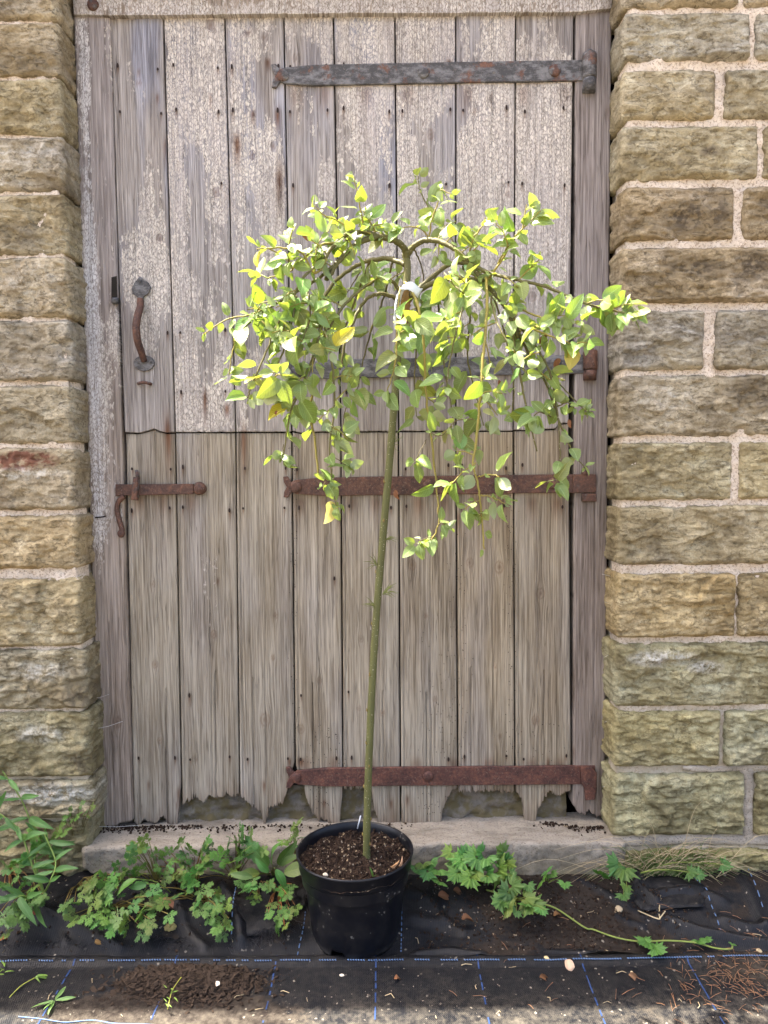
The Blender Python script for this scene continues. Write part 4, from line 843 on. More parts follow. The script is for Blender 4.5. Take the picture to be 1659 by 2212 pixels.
# ------------------------------------------------------------------ flower pot
pot_c = Vector((P(767, 1850, -0.28).x + 0.0, -0.28, 0.0)); PR, PH = 0.1475, 0.227
def lathe(name, prof, mat, parent, seg=96, fn=None):
    vs = []; m = len(prof)
    for k in range(seg):
        a = 2 * math.pi * k / seg
        for r, z in prof:
            if fn: r2, z2 = fn(a, r, z)
            else: r2, z2 = r, z
            vs.append(Vector((pot_c.x + math.cos(a) * r2, pot_c.y + math.sin(a) * r2, z2)))
    fs = [(k * m + i, ((k + 1) % seg) * m + i, ((k + 1) % seg) * m + i + 1, k * m + i + 1) for k in range(seg) for i in range(m - 1)]
    return obj(name, vs, fs, mat, parent)
pot = empty('plant_pot', pot_c, 'round black plastic plant pot standing on weed fabric before the door', 'plant pot')
def notch(a, r, z):
    d = abs(((a - R(-112)) + math.pi) % (2 * math.pi) - math.pi); d2 = abs(((a - R(20)) + math.pi) % (2 * math.pi) - math.pi)
    if z < 0.02 and min(d, d2) < 0.17: z = max(z, 0.018 + 0.002 * (z < 0.01))
    return r * (1 + 0.004 * math.sin(3 * a + 1)), z + 0.007
lathe('body', [(0.085, 0.012), (0.098, 0.010), (0.102, 0.001), (0.1055, 0.001), (0.109, 0.008), (0.1125, 0.024), (0.115, 0.045), (0.122, 0.105), (0.1315, 0.182), (0.133, 0.1845), (0.1345, 0.1855)], M['plastic'], pot, fn=notch)
lathe('rim', [(0.1335, 0.180), (0.1385, 0.1805), (0.1405, 0.1835), (0.1435, 0.213), (0.1462, 0.2155), (0.1475, 0.2190), (0.1470, 0.2225), (0.1445, 0.2232), (0.1415, 0.2210), (0.1395, 0.205), (0.133, 0.150)], M['plastic'], pot, fn=lambda a, r, z: (r * (1 + 0.006 * math.sin(2 * a + 0.7)), z + 0.007))
# compost in the pot
SOILZ = 0.203
vs = []; fs = []; rings, seg = 44, 120
def soil_h(x, y): return SOILZ + 0.010 * fbm(x * 30, y * 30, 2, 5) + 0.006 * fbm(x * 90, y * 90, 5, 3) + 0.012 * math.exp(-((x - tb.x + pot_c.x) ** 2 + (y - tb.y + pot_c.y) ** 2) / 0.0025)
tb = P(793, 1858, -0.285); tb.z = 0.2
for i in range(rings + 1):
    r = 0.1415 * i / rings
    for k in range(seg):
        a = 2 * math.pi * k / seg; x, y = math.cos(a) * r, math.sin(a) * r; vs.append(Vector((pot_c.x + x, pot_c.y + y, soil_h(x, y) - (0.004 if i == rings else 0))))
fs = [(i * seg + k, i * seg + (k + 1) % seg, (i + 1) * seg + (k + 1) % seg, (i + 1) * seg + k) for i in range(rings) for k in range(seg)]
r_ = random.Random(31); b = MB(); b.v = vs; b.f = fs
for q in range(3200):
    a = r_.uniform(0, 2 * math.pi); r = 0.136 * math.sqrt(r_.random()); x, y = math.cos(a) * r, math.sin(a) * r; s = r_.choice((0.001, 0.0015, 0.002, 0.003, 0.006)) * r_.uniform(0.6, 1.2)
    b.box((pot_c.x + x, pot_c.y + y, soil_h(x, y) + s * 0.2), (s * r_.uniform(0.8, 2.2), s * r_.uniform(.5, 1), s * r_.uniform(.4, .9)), Euler((r_.random() * 6, r_.random() * 6, r_.random() * 6)).to_matrix())
tag(b.build('compost', M['soil'], None, False), 'dark brown crumbly compost filling the black pot', 'compost', kind='stuff')

# ------------------------------------------------------------------ weeping willow
tree = empty('willow_tree', tb, 'small weeping willow standard with arching leafy branches growing in black pot', 'tree')
tp = smooth_path([(tb.x + .001, tb.y, 0.19), P(792, 1840, -.285), P(793, 1760, -.288), P(797, 1640, -.292), P(803, 1500, -.296), P(813, 1330, -.30), P(828, 1150, -.306), P(843, 980, -.312), P(857, 800, -.318), P(865, 700, -.322), P(870, 650, -.325)], 8)
rad = []
for i, p in enumerate(tp):
    t = i / (len(tp) - 1); r = lerp(0.0094, 0.0086, t) + 0.0035 * math.exp(-t * 45) + 0.0007 * nz(p.z * 22, 1, 2) + 0.0016 * math.exp(-((t - 0.985) / 0.03) ** 2)
    rad.append(r)
b = MB(); b.tube(tp, rad, 20); b.build('trunk', M['bark'], tree, True, (0.68, 0.74, 0.58, 1))
b = MB(); gp = smooth_path([P(866, 715, -.322), P(868, 690, -.324), P(871, 660, -.325), P(874, 640, -.326), P(877, 628, -.327)], 8); b.tube(gp, [0.0115 + 0.006 * math.sin(math.pi * min(1, (i / (len(gp) - 1)) * 1.1)) * (1 + 0.3 * nz(i * .7, 3, 3)) for i in range(len(gp))], 18, True, 0.07); b.build('graft_union', M['bark'], tree, True, (1.6, 0.95, 0.55, 1))
b = MB(); r_ = random.Random(62)
for q in range(26):
    i = int(lerp(4, len(tp) - 8, (q + r_.random()) / 26)); a = r_.uniform(0, 6.28); d = Vector((math.cos(a), math.sin(a), .25)); p = tp[i] + d * rad[i] * .8
    b.tube([p, p + d * .003 + Vector((0, 0, .002)), p + d * .0035 + Vector((0, 0, .0075))], [.0030, .0024, .0006], 6)
o = b.build('buds', M['bark'], tree, True, (1.3, 1.0, .6, 1)); o['kind'] = 'stuff'
b = MB()
for x, y, sg in ((848, 960, 1), (838, 1160, 1), (808, 1215, -1), (832, 1278, 1), (803, 1305, -1), (838, 1275, 1)):   # dried side sprigs
    p = P(x - 6 * sg, y + 6, -.31)
    for q in range(9):
        e = p + Vector((sg * r_.uniform(.006, .034), r_.uniform(-.012, .012), r_.uniform(-.012, .030))); b.tube([p, p.lerp(e, .5) + Vector((0, 0, .004)), e], [.0006, .0009, .0003], 3, False)
o = b.build('dried_sprigs', M['stem'], tree, True, (.9, .8, .7, 1)); o['kind'] = 'stuff'
leaf_spots = []                                       # (point, tangent, size)
LR = random.Random(77)
nbr = [0]
def branch(pts, r0, r1, nl=0, size=1.0, t0=0.15, name='branch', col=(0.75, 0.62, 0.45, 1), side=0, n=8):
    W = [P(*p) for p in pts]; q = smooth_path(W, 7); m = len(q)
    for i in range(1, m - 1): q[i] = q[i] + Vector((nz(i * .7, pts[0][0] * .1, 1), nz(i * .7, pts[0][1] * .1, 4), nz(i * .7, pts[0][0] * .1, 7))) * 0.0025
    b = MB(); b.tube(q, [lerp(r0, r1, i / (m - 1)) * (1 + 0.10 * nz(i * 1.3, pts[0][0], 2)) for i in range(m)], n); b.build(name, M['bark'], tree, True, col)
    def at(t):
        f = t * (m - 1); i = min(int(f), m - 2); return q[i].lerp(q[i + 1], f - i), (q[i + 1] - q[i]).normalized()
    n2 = int(nl * (0.9 if W[-1].y > -.26 else 1.3) + .5)
    for k in range(2 if nl > 3 else 0): p, d = at(LR.uniform(.93, 1.0)); leaf_spots.append((p, d, size * .85, r1))
    for k in range(n2):
        t = lerp(t0, 1.0, (k + LR.random() * 0.7) / max(1, n2)); p, d = at(min(t, 1)); leaf_spots.append((p, d, size, lerp(r0, r1, t)))
    for k in range(int(side * (0.8 if W[-1].y > -.26 else 1.35) + .5)):
        t = lerp(t0, 0.62 if (W[0].z - W[-1].z) > 0.25 else 0.97, (k + LR.random()) / (side * 1.35)); p, d = at(min(t, 1.0)); shoot(p, d, LR.uniform(0.03, 0.065), LR.choice((4, 5, 5, 6)), size * 0.95)
    return q
SH = MB()
def shoot(p, d, L, nl, size, dirn=None):
    rnd = Vector((LR.uniform(-1, 1), LR.uniform(-1, 0.5), LR.uniform(-0.4, 0.9)))
    s = (dirn if dirn else (d * 0.5 + rnd)).normalized(); e = p + s * L; mid_ = p.lerp(e, .5) + Vector((0, 0, 0.004))
    SH.tube([p, mid_, e], [0.0017, 0.0014, 0.0010], 5, False)
    for k in range(nl):
        t = 0.25 + 0.75 * (k + LR.random() * .4) / nl; leaf_spots.append((p.lerp(e, min(1, t)), s, size, 0.001))
BR = (0.72, 0.68, 0.50, 1); OL = (0.85, 0.82, 0.6, 1); YL = (1.7, 1.5, 0.75, 1); GY = (0.95, 0.95, 0.9, 1)
# scaffold
branch([(873, 640, -.325), (880, 600, -.33), (880, 575, -.332), (877, 548, -.335)], .0085, .0088, name='branch', col=GY, n=12)
branch([(879, 556, -.335), (872, 535, -.345), (850, 518, -.36), (815, 512, -.375), (775, 525, -.40), (735, 560, -.43), (705, 605, -.45)], .0085, .0052, 3, 1, .35, col=BR, side=4, n=12)
branch([(822, 513, -.372), (790, 502, -.39), (755, 505, -.42), (725, 525, -.45), (700, 560, -.48)], .006, .0042, 4, 1, .3, col=BR, side=2, n=10)
branch([(874, 572, -.333), (845, 560, -.31), (800, 562, -.29), (760, 580, -.28), (720, 612, -.28), (690, 660, -.28)], .0062, .004, 3, 1, .3, col=BR, n=10)
branch([(880, 552, -.335), (893, 533, -.345), (918, 519, -.36), (950, 522, -.38), (985, 540, -.40), (1015, 570, -.42), (1045, 610, -.44)], .0072, .0048, 3, 1, .45, col=BR, side=4, n=12)
branch([(882, 650, -.33), (925, 605, -.31), (975, 570, -.30), (1015, 575, -.30), (1060, 620, -.30), (1100, 680, -.30), (1130, 740, -.30)], .0062, .0036, 4, 1, .4, col=BR, n=10)
branch([(884, 640, -.33), (940, 610, -.36), (1000, 600, -.40), (1050, 618, -.43), (1095, 670, -.46), (1120, 730, -.48)], .0066, .004, 4, 1, .4, col=BR, side=3, n=10)
branch([(868, 655, -.33), (845, 640, -.34), (820, 635, -.36), (790, 648, -.38), (765, 690, -.40), (745, 740, -.41), (738, 790, -.41)], .005, .003, 3, .9, .3, col=BR, n=8)
branch([(870, 645, -.33), (850, 610, -.36), (820, 603, -.39), (780, 625, -.43), (735, 670, -.46), (700, 730, -.48)], .0045, .003, 4, 1, .3, col=BR, side=3, n=8)
# long side branches
branch([(1000, 562, -.42), (1060, 590, -.46), (1120, 605, -.49), (1180, 620, -.51), (1240, 645, -.53), (1285, 662, -.55), (1330, 672, -.56), (1368, 686, -.57)], .0042, .0016, 14, 1.05, .2, col=BR, side=3)
branch([(1285, 662, -.55), (1322, 668, -.57), (1362, 680, -.58)], .002, .0012, 5, 1.15, .2)
branch([(735, 560, -.43), (690, 600, -.46), (640, 630, -.48), (590, 660, -.50), (545, 690, -.51), (510, 730, -.52)], .004, .0018, 9, 1, .2, col=BR, side=3)
branch([(590, 660, -.50), (540, 680, -.51), (490, 690, -.515), (440, 722, -.52)], .0022, .0012, 7, 1, .1, col=YL, side=1)
branch([(510, 730, -.52), (500, 770, -.52), (495, 810, -.52)], .0018, .0010, 5, .9, .1, col=YL)
branch([(705, 560, -.48), (680, 590, -.50), (650, 545, -.52), (600, 535, -.53), (555, 538, -.54)], .003, .0014, 9, .95, .2, col=YL, side=2)
branch([(725, 525, -.45), (690, 530, -.47), (655, 560, -.49), (620, 590, -.50), (575, 600, -.51)], .003, .0014, 8, .95, .2, col=YL, side=2)
branch([(700, 560, -.48), (655, 600, -.52), (630, 650, -.54), (600, 700, -.56), (575, 760, -.57), (545, 830, -.58), (535, 860, -.58)], .0034, .0014, 9, 1.05, .15, col=OL, side=3)
# shoots standing above the crown
branch([(790, 508, -.39), (780, 460, -.40), (772, 418, -.41), (764, 380, -.41)], .0024, .0010, 8, .85, .1, col=YL)
branch([(815, 512, -.375), (800, 480, -.39), (785, 455, -.40)], .0022, .0012, 5, .9, .2, col=YL, side=1)
branch([(770, 508, -.40), (735, 480, -.42), (700, 465, -.43), (680, 445, -.44)], .0022, .0010, 6, .9, .3, col=YL)
branch([(925, 519, -.36), (932, 480, -.37), (945, 440, -.375), (952, 410, -.38), (975, 420, -.39)], .0022, .0010, 8, .85, .1, col=YL)
branch([(990, 545, -.30), (960, 490, -.26), (930, 455, -.24), (908, 412, -.23), (902, 378, -.22)], .0026, .0012, 12, 1.0, .1, col=OL)
branch([(930, 520, -.36), (910, 495, -.37), (880, 490, -.38), (860, 500, -.38)], .002, .001, 5, .95, .2, col=YL)
branch([(1015, 560, -.42), (1020, 520, -.44), (1040, 490, -.45), (1050, 470, -.46)], .0024, .001, 6, .9, .1, col=YL)
branch([(1050, 610, -.44), (1085, 560, -.47), (1110, 515, -.49), (1138, 485, -.50), (1168, 455, -.50)], .0028, .0012, 13, 1.0, .1, col=YL, side=1)
branch([(1075, 570, -.46), (1095, 530, -.50), (1085, 500, -.51), (1070, 480, -.51)], .002, .001, 6, .95, .2, col=YL)
branch([(1120, 605, -.49), (1150, 575, -.50), (1165, 560, -.51)], .0018, .001, 4, .95, .3, col=YL)
# front curtain of hanging strands
branch([(1050, 600, -.45), (1052, 660, -.50), (1045, 760, -.54), (1037, 860, -.55), (1028, 960, -.555), (1022, 1000, -.555), (1032, 1045, -.56), (1038, 1090, -.56), (1046, 1186, -.56)], .0036, .0017, 4, 1.0, .1, col=YL, side=3)
branch([(1028, 1000, -.555), (1000, 1020, -.57), (975, 1045, -.58)], .0014, .001, 5, .95, .2, col=YL)
branch([(1032, 1030, -.56), (1060, 1025, -.58), (1078, 1030, -.59)], .0014, .001, 3, 1.0, .3, col=YL); branch([(1038, 1070, -.56), (1065, 1075, -.57), (1090, 1088, -.57)], .0014, .001, 5, .8, .2, col=YL); branch([(1038, 1080, -.56), (1015, 1090, -.57), (1005, 1100, -.58)], .0014, .001, 4, .8, .2, col=YL); branch([(1042, 1105, -.56), (1035, 1115, -.57)], .001, .0008, 3, .55, .2)
branch([(875, 610, -.35), (900, 650, -.40), (915, 740, -.43), (921, 850, -.44), (930, 930, -.445), (942, 1040, -.45), (948, 1110, -.455), (946, 1140, -.455), (928, 1175, -.46)], .0036, .0015, 4, 1.0, .25, col=YL, side=1)
branch([(946, 1135, -.455), (955, 1130, -.46), (968, 1140, -.46)], .0012, .001, 5, .75, .2); branch([(940, 1158, -.455), (915, 1165, -.46), (900, 1175, -.465)], .0012, .001, 7, .85, .1)
branch([(921, 950, -.445), (905, 980, -.46), (898, 1000, -.46)], .001, .0008, 4, .85, .5)
branch([(865, 620, -.36), (858, 680, -.44), (857, 740, -.48), (853, 790, -.49), (835, 850, -.50)], .0026, .0012, 9, 1.15, .15, col=YL, side=1)
branch([(857, 720, -.48), (870, 690, -.50), (905, 690, -.52)], .0016, .001, 5, 1.2, .2)
branch([(690, 640, -.47), (690, 720, -.52), (665, 800, -.55), (645, 850, -.56), (625, 900, -.56), (612, 990, -.56)], .0032, .0014, 12, 1.1, .05, col=OL, side=5)
branch([(700, 700, -.48), (718, 790, -.51), (722, 880, -.52), (712, 970, -.52), (722, 1070, -.525), (727, 1095, -.525)], .0030, .0012, 10, 1.0, .1, col=OL, side=4)
branch([(680, 820, -.50), (670, 890, -.50), (680, 950, -.50), (688, 1032, -.50)], .0030, .0022, 2, 1.0, .05, col=YL)
branch([(722, 1060, -.525), (705, 1040, -.53), (698, 1050, -.53)], .001, .0008, 5, .75, .2); branch([(712, 980, -.52), (740, 1000, -.53), (752, 1010, -.53)], .001, .0008, 4, .85, .3); branch([(612, 960, -.56), (610, 990, -.56)], .001, .0008, 4, .75, .3)
branch([(1100, 680, -.47), (1120, 790, -.50), (1135, 870, -.51), (1160, 975, -.515)], .0032, .0016, 2, .9, .1, col=OL)
branch([(1100, 670, -.46), (1140, 760, -.47), (1180, 830, -.475), (1215, 930, -.48), (1240, 980, -.48), (1265, 1012, -.48)], .0034, .0012, 6, .85, .1, col=OL, side=2)
branch([(1120, 700, -.47), (1165, 760, -.50), (1192, 820, -.51), (1207, 920, -.515), (1210, 1010, -.515)], .0032, .0012, 6, .9, .05, col=BR, side=2)
branch([(1193, 812, -.51), (1235, 858, -.52), (1266, 888, -.52)], .0016, .001, 5, .75, .8, col=BR); branch([(1210, 1000, -.515), (1205, 1030, -.52), (1200, 1045, -.52)], .0012, .0008, 6, .95, .4)
branch([(1190, 900, -.51), (1165, 890, -.53), (1150, 905, -.53)], .0016, .001, 7, 1.0, .1); branch([(1200, 880, -.51), (1225, 870, -.53), (1240, 880, -.53)], .0016, .001, 5, .9, .1)
branch([(1110, 690, -.48), (1150, 710, -.52), (1200, 730, -.55), (1240, 745, -.56)], .0026, .0012, 10, 1.0, .2, col=YL, side=2); branch([(1130, 670, -.48), (1180, 690, -.53), (1225, 695, -.55), (1255, 700, -.56)], .0024, .001, 8, 1.0, .2, col=YL, side=1)
branch([(1060, 640, -.46), (1075, 700, -.52), (1110, 760, -.54), (1140, 810, -.55)], .0026, .0012, 8, .85, .1, col=OL, side=2); branch([(1010, 590, -.43), (1000, 660, -.50), (985, 720, -.53), (970, 790, -.54), (965, 840, -.54)], .0028, .0012, 10, 1.1, .05, col=OL, side=3)
branch([(1040, 850, -.55), (1060, 845, -.57), (1085, 850, -.58)], .0012, .0009, 6, .8, .4, col=YL); branch([(960, 590, -.42), (985, 620, -.48), (1010, 640, -.50)], .002, .001, 8, 1.15, .1)
branch([(640, 640, -.52), (625, 720, -.56), (600, 790, -.58), (590, 840, -.58)], .0026, .0012, 9, 1.2, .1, col=OL, side=2); branch([(665, 630, -.50), (670, 690, -.54), (650, 740, -.56)], .002, .001, 8, 1.1, .1, side=2)
branch([(1022, 905, -.55), (985, 910, -.55), (955, 940, -.55), (930, 935, -.54)], .0014, .001, 8, .85, .1)
# rear strands, in the shade against the door
branch([(800, 562, -.29), (770, 640, -.23), (740, 730, -.20), (735, 800, -.19)], .0034, .0016, 8, 1.2, .1, col=BR, side=2)
branch([(850, 555, -.31), (830, 640, -.22), (800, 720, -.19), (780, 800, -.18), (770, 850, -.18)], .0028, .0014, 9, 1.15, .15, col=BR, side=2)
branch([(900, 640, -.31), (900, 740, -.21), (895, 830, -.19), (900, 900, -.19)], .0028, .0012, 9, 1.2, .1, col=BR, side=2)
branch([(940, 600, -.31), (950, 690, -.22), (960, 790, -.19), (975, 880, -.18), (985, 960, -.18)], .0030, .0013, 11, 1.15, .1, col=OL, side=3)
branch([(1000, 575, -.30), (1015, 680, -.21), (1010, 770, -.18), (1030, 860, -.17), (1045, 920, -.17)], .0030, .0013, 11, 1.15, .1, col=OL, side=2)
branch([(700, 640, -.28), (690, 740, -.22), (660, 830, -.20), (640, 890, -.19)], .0028, .0012, 9, 1.2, .1, col=BR, side=2)
branch([(1060, 620, -.30), (1090, 720, -.23), (1110, 820, -.20), (1105, 900, -.20)], .0028, .0012, 7, 1.15, .1, col=OL, side=1)
branch([(890, 530, -.34), (905, 560, -.27), (915, 600, -.23), (905, 640, -.22)], .0022, .0012, 6, 1.2, .1); branch([(790, 560, -.29), (770, 600, -.24), (745, 640, -.23)], .0022, .001, 6, 1.2, .1); branch([(770, 840, -.18), (745, 890, -.18), (740, 930, -.18)], .0016, .001, 7, 1.0, .1)
branch([(940, 530, -.37), (960, 490, -.30), (985, 480, -.27)], .002, .001, 6, 1.1, .1); branch([(820, 515, -.37), (800, 490, -.31), (790, 470, -.29)], .002, .001, 5, 1.0, .1); branch([(750, 520, -.42), (730, 500, -.36), (720, 470, -.34)], .002, .001, 5, 1.0, .1)
b = SH.build('twigs', M['bark'], tree, True, YL); b['kind'] = 'stuff'
# willow leaves
def leaf_mesh(name, L, W, curl, fold, twist, mat, ns=6, seed=0, tip=1.0, pet=0.16):
    r = random.Random(seed); vs = []; uv = []; us = [0, 0.07, 0.2, 0.38, 0.58, 0.78, 0.92, 1.0][:ns + 2]
    for i, u in enumerate(us):
        wd = W * 0.5 * max(0.04, (math.sin(math.pi * min(1, u ** 0.82)) ** 0.78 if u < 1 else 0.0)) * (1 + 0.05 * r.uniform(-1, 1))
        x = L * (pet + u * (1 - pet)); zz = curl * L * (u * u) * -1 + 0.02 * L * math.sin(u * 7 + seed)
        for k, s in enumerate((-1, -0.5, 0, 0.5, 1)):
            a = twist * u; y0 = s * wd; z0 = fold * abs(s) * wd + 0.06 * wd * math.sin(u * 16 + s * 3 + seed) * abs(s)
            vs.append(Vector((x - 0.02 * L * abs(s), y0 * math.cos(a) - z0 * math.sin(a), zz + y0 * math.sin(a) + z0 * math.cos(a)))); uv.append((u, 0.5 + 0.5 * s))
    m = len(us); fs = [(i * 5 + k, i * 5 + 5 + k, i * 5 + 6 + k, i * 5 + 1 + k) for i in range(m - 1) for k in range(4)]
    k0 = len(vs); pw = 0.0009                                   # stalk
    for x in (0, L * pet * 1.05):
        for q in range(3): vs.append(Vector((x, pw * math.cos(q * 2.1), pw * math.sin(q * 2.1) - 0.0002))); uv.append((0.0, 0.5))
    fs += [(k0 + q, k0 + (q + 1) % 3, k0 + 3 + (q + 1) % 3, k0 + 3 + q) for q in range(3)]
    me = mesh(name, vs, fs, mat); ul = me.uv_layers.new(name='UVMap')
    for lp in me.loops: ul.data[lp.index].uv = uv[lp.vertex_index]
    return me
LM = []
for s in range(14):
    q = random.Random(s * 5 + 1); LM.append(leaf_mesh('leaf', 1.0, q.uniform(0.46, 0.66), q.uniform(-0.05, 0.45), q.uniform(0.0, 0.65), q.uniform(-0.9, 0.9), M['leaf'], 6, s))
def leaf_matrix(p, a, n, s):
    a = a.normalized(); n = n - a * n.dot(a)
    if n.length < 1e-3: n = Vector((0.3, -1, 0.2)) - a * Vector((0.3, -1, 0.2)).dot(a)
    n.normalize(); c = n.cross(a); m = Matrix((a, c, n)).transposed().to_4x4(); return Matrix.Translation(p) @ m @ Matrix.Diagonal((s, s, s, 1))
items = []; ang = 0.0
for p, d, size, r in leaf_spots:
    ang += 2.4 + LR.uniform(-0.5, 0.5)
    e1 = d.cross(Vector((0.2, 0.3, 0.9))); e1 = e1.normalized() if e1.length > 1e-3 else Vector((1, 0, 0)); e2 = d.cross(e1)
    rad_ = e1 * math.cos(ang) + e2 * math.sin(ang)
    a = (rad_ * 0.9 + d * 0.45 + Vector((0, 0, -0.12)) + Vector((LR.gauss(0, .25), LR.gauss(0, .25), LR.gauss(0, .25)))).normalized()
    nn = Vector((LR.gauss(-0.3, .5), LR.gauss(-0.6, .45), LR.gauss(0.8, .45)))
    if LR.random() < 0.35: nn = Vector((LR.gauss(0, .5), LR.choice((-1, 1)) * 1.0, LR.gauss(0.2, .4)))
    L = 0.045 * size * LR.uniform(0.45, 1.4)
    if p.y > -0.26: L *= 1.2
    tipy = p.y + a.y * L
    if tipy > -0.035: a.y = -abs(a.y) * 0.3; a.normalize()
    h = LR.random(); col = (lerp(0.8, 1.15, h), lerp(0.85, 1.15, LR.random()), lerp(0.7, 1.2, LR.random()), 1)
    if LR.random() < 0.02: col = (2.0, 1.3, 0.4, 1)
    items.append((L, leaf_matrix(p + a * r * 0.6, a, nn, L), LR.choice(LM), col))
items.sort(key=lambda t: -t[0] / (t[1].translation.y + 2.1))
for L, mt, me, col in items[:300]: obj_me('leaf', me, tree, mt, col)
b = MB(); uvs = []
for L, mt, me, col in items[300:]:
    b.add([mt @ v.co for v in me.vertices], [tuple(p.vertices) for p in me.polygons])
    tmp = [None] * len(me.vertices); ul = me.uv_layers[0].data
    for lp in me.loops: tmp[lp.vertex_index] = tuple(ul[lp.index].uv)
    uvs += tmp
if b.v:
    o = b.build('small_leaves', M['leaf'], tree, True, (1, 1, 1, 1)); o['kind'] = 'stuff'; ul = o.data.uv_layers.new(name='UVMap')
    for lp in o.data.loops: ul.data[lp.index].uv = uvs[lp.vertex_index]
print('willow leaves', len(items))
# a few withered brown leaf ends on the willow
DL = leaf_mesh('withered_leaf', 1.0, 0.5, 0.7, 0.9, 1.2, M['dead'], 6, 3)
for x, y, Y, s in ((652, 497, -.48, .022), (850, 1057, -.47, .024), (598, 885, -.57, .014), (1180, 720, -.50, .03), (1205, 770, -.5, .03), (1225, 905, -.52, .02), (1075, 820, -.2, .02)):
    obj_me('withered_leaf', DL, tree, leaf_matrix(P(x, y, Y), Vector((LR.uniform(-1, 1), -.3, -1)), Vector((0, -1, .3)), s), (1.3, 1.0, 0.9, 1))
# nursery tag wound round the stem
b = MB(); tpts = [P(x, y, Y) for x, y, Y in ((862, 622, -.372), (885, 604, -.376), (920, 622, -.372), (901, 638, -.378), (880, 632, -.380))]
n_ = 8; vs = []
for i in range(n_ + 1):
    t = i / n_; top_ = P(lerp(864, 914, t), 623 - 15 * math.sin(math.pi * min(1, t * 1.15)), -.370 - .012 * math.sin(math.pi * t)); bt = P(lerp(870, 902, t), 628 + 15 * t ** 1.5 - 6 * math.sin(math.pi * t), -.380 - .010 * math.sin(math.pi * t))
    for k in range(4): vs.append(top_.lerp(bt, k / 3))
tg = obj('plant_tag', vs, [(i * 4 + k, i * 4 + k + 1, i * 4 + 5 + k, i * 4 + 4 + k) for i in range(n_) for k in range(3)], M['tag'])
tag(tg, 'white plastic nursery tag looped round the willow graft, black lettering on its strip', 'plant tag'); tg.modifiers.new('thickness', 'SOLIDIFY').thickness = 0.0006
vs = []
SP = smooth_path([P(868, 625, -.366), P(862, 640, -.364), P(858, 662, -.360), P(856, 690, -.356), P(858, 712, -.352)], 6)
for p in SP: vs += [p + Vector((-0.0062, 0.003, 0)), p + Vector((0, -0.0008, 0)), p + Vector((0.0062, 0.003, 0))]
st = obj('strip', vs, [(i * 3 + k, i * 3 + k + 1, i * 3 + 4 + k, i * 3 + 3 + k) for i in range(len(SP) - 1) for k in range(2)], M['tag'], tg); st.modifiers.new('thickness', 'SOLIDIFY').thickness = 0.0005
cu = bpy.data.curves.new('lettering', 'FONT'); cu.body = 'DIREC'; cu.size = 0.0135; cu.extrude = 0.0001; cu.align_x = 'LEFT'
to = bpy.data.objects.new('lettering', cu); COL.objects.link(to); dg = bpy.context.evaluated_depsgraph_get(); dg.update()
lm = bpy.data.meshes.new_from_object(to.evaluated_get(dg)); bpy.data.objects.remove(to); lm.materials.clear(); lm.materials.append(M['ink'])
q0, q1 = SP[8], SP[18]; ax = (q1 - q0).normalized(); nn = Vector((0.05, -1, 0)); nn = (nn - ax * nn.dot(ax)).normalized(); cy = nn.cross(ax)
obj_me('lettering', lm, tg, Matrix.Translation(q0 + nn * 0.0028 - cy * 0.0045) @ Matrix((ax, cy, nn)).transposed().to_4x4())

# ------------------------------------------------------------------ weeds
def pinnate_leaf(name, seed, mat):
    """deeply cut leaf of three to five lobed leaflets, unit length along +x"""
    r = random.Random(seed); vs = []; fs = []; uv = []
    def lobe(o, ang, L, W, z0):
        c, s = math.cos(ang), math.sin(ang); k = len(vs)
        for (a, b_) in ((0, -.18), (.35, -.5), (.68, -.42), (.78, -.22), (1.0, 0), (.82, .2), (.7, .42), (.35, .5), (0, .18)):
            x, y = a * L, b_ * W; vs.append(Vector((o.x + c * x - s * y, o.y + s * x + c * y, z0 - 0.25 * (a * L) ** 1.5 + 0.04 * abs(b_)))); uv.append((a, 0.5 + b_))
        fs.append(tuple(range(k, k + 9)))
    def leaflet(o, ang, L):
        c, s = math.cos(ang), math.sin(ang); z0 = -0.12 * o.length
        for t, f, da in ((0.22, .34, 58), (0.46, .40, 50), (0.68, .34, 42)):
            for sg in (-1, 1): lobe(Vector((o.x + c * t * L, o.y + s * t * L)), ang + sg * R(da) * r.uniform(.9, 1.1), L * f * r.uniform(.9, 1.15), L * f * 0.62, z0)
        lobe(Vector((o.x + c * .55 * L, o.y + s * .55 * L)), ang, L * 0.45, L * 0.34, z0 - 0.01)
        k = len(vs); w = 0.055 * L
        for t, q in ((0, .3), (.35, 1), (.8, .8)):
            for sg in (-1, 1): vs.append(Vector((o.x + c * t * L - s * w * q * sg, o.y + s * t * L + c * w * q * sg, z0 + .004))); uv.append((t, .5 + .2 * sg))
        fs.append((k, k + 1, k + 3, k + 2)); fs.append((k + 2, k + 3, k + 5, k + 4))
    leaflet(Vector((0.34, 0)), r.uniform(-.1, .1), 0.66)
    for sg in (-1, 1):
        leaflet(Vector((0.28, 0.02 * sg)), sg * R(r.uniform(52, 66)), 0.52 * r.uniform(.9, 1.1)); leaflet(Vector((0.25, 0.02 * sg)), sg * R(r.uniform(105, 125)), 0.34 * r.uniform(.8, 1.1))
    k = len(vs); vs += [Vector((0, -.012, 0)), Vector((0, .012, 0)), Vector((.4, .010, -.03)), Vector((.4, -.010, -.03))]; uv += [(0, .5)] * 4; fs.append((k, k + 3, k + 2, k + 1))
    me = mesh(name, vs, fs, mat, False); ul = me.uv_layers.new(name='UVMap')
    for lp in me.loops: ul.data[lp.index].uv = uv[lp.vertex_index]
    return me
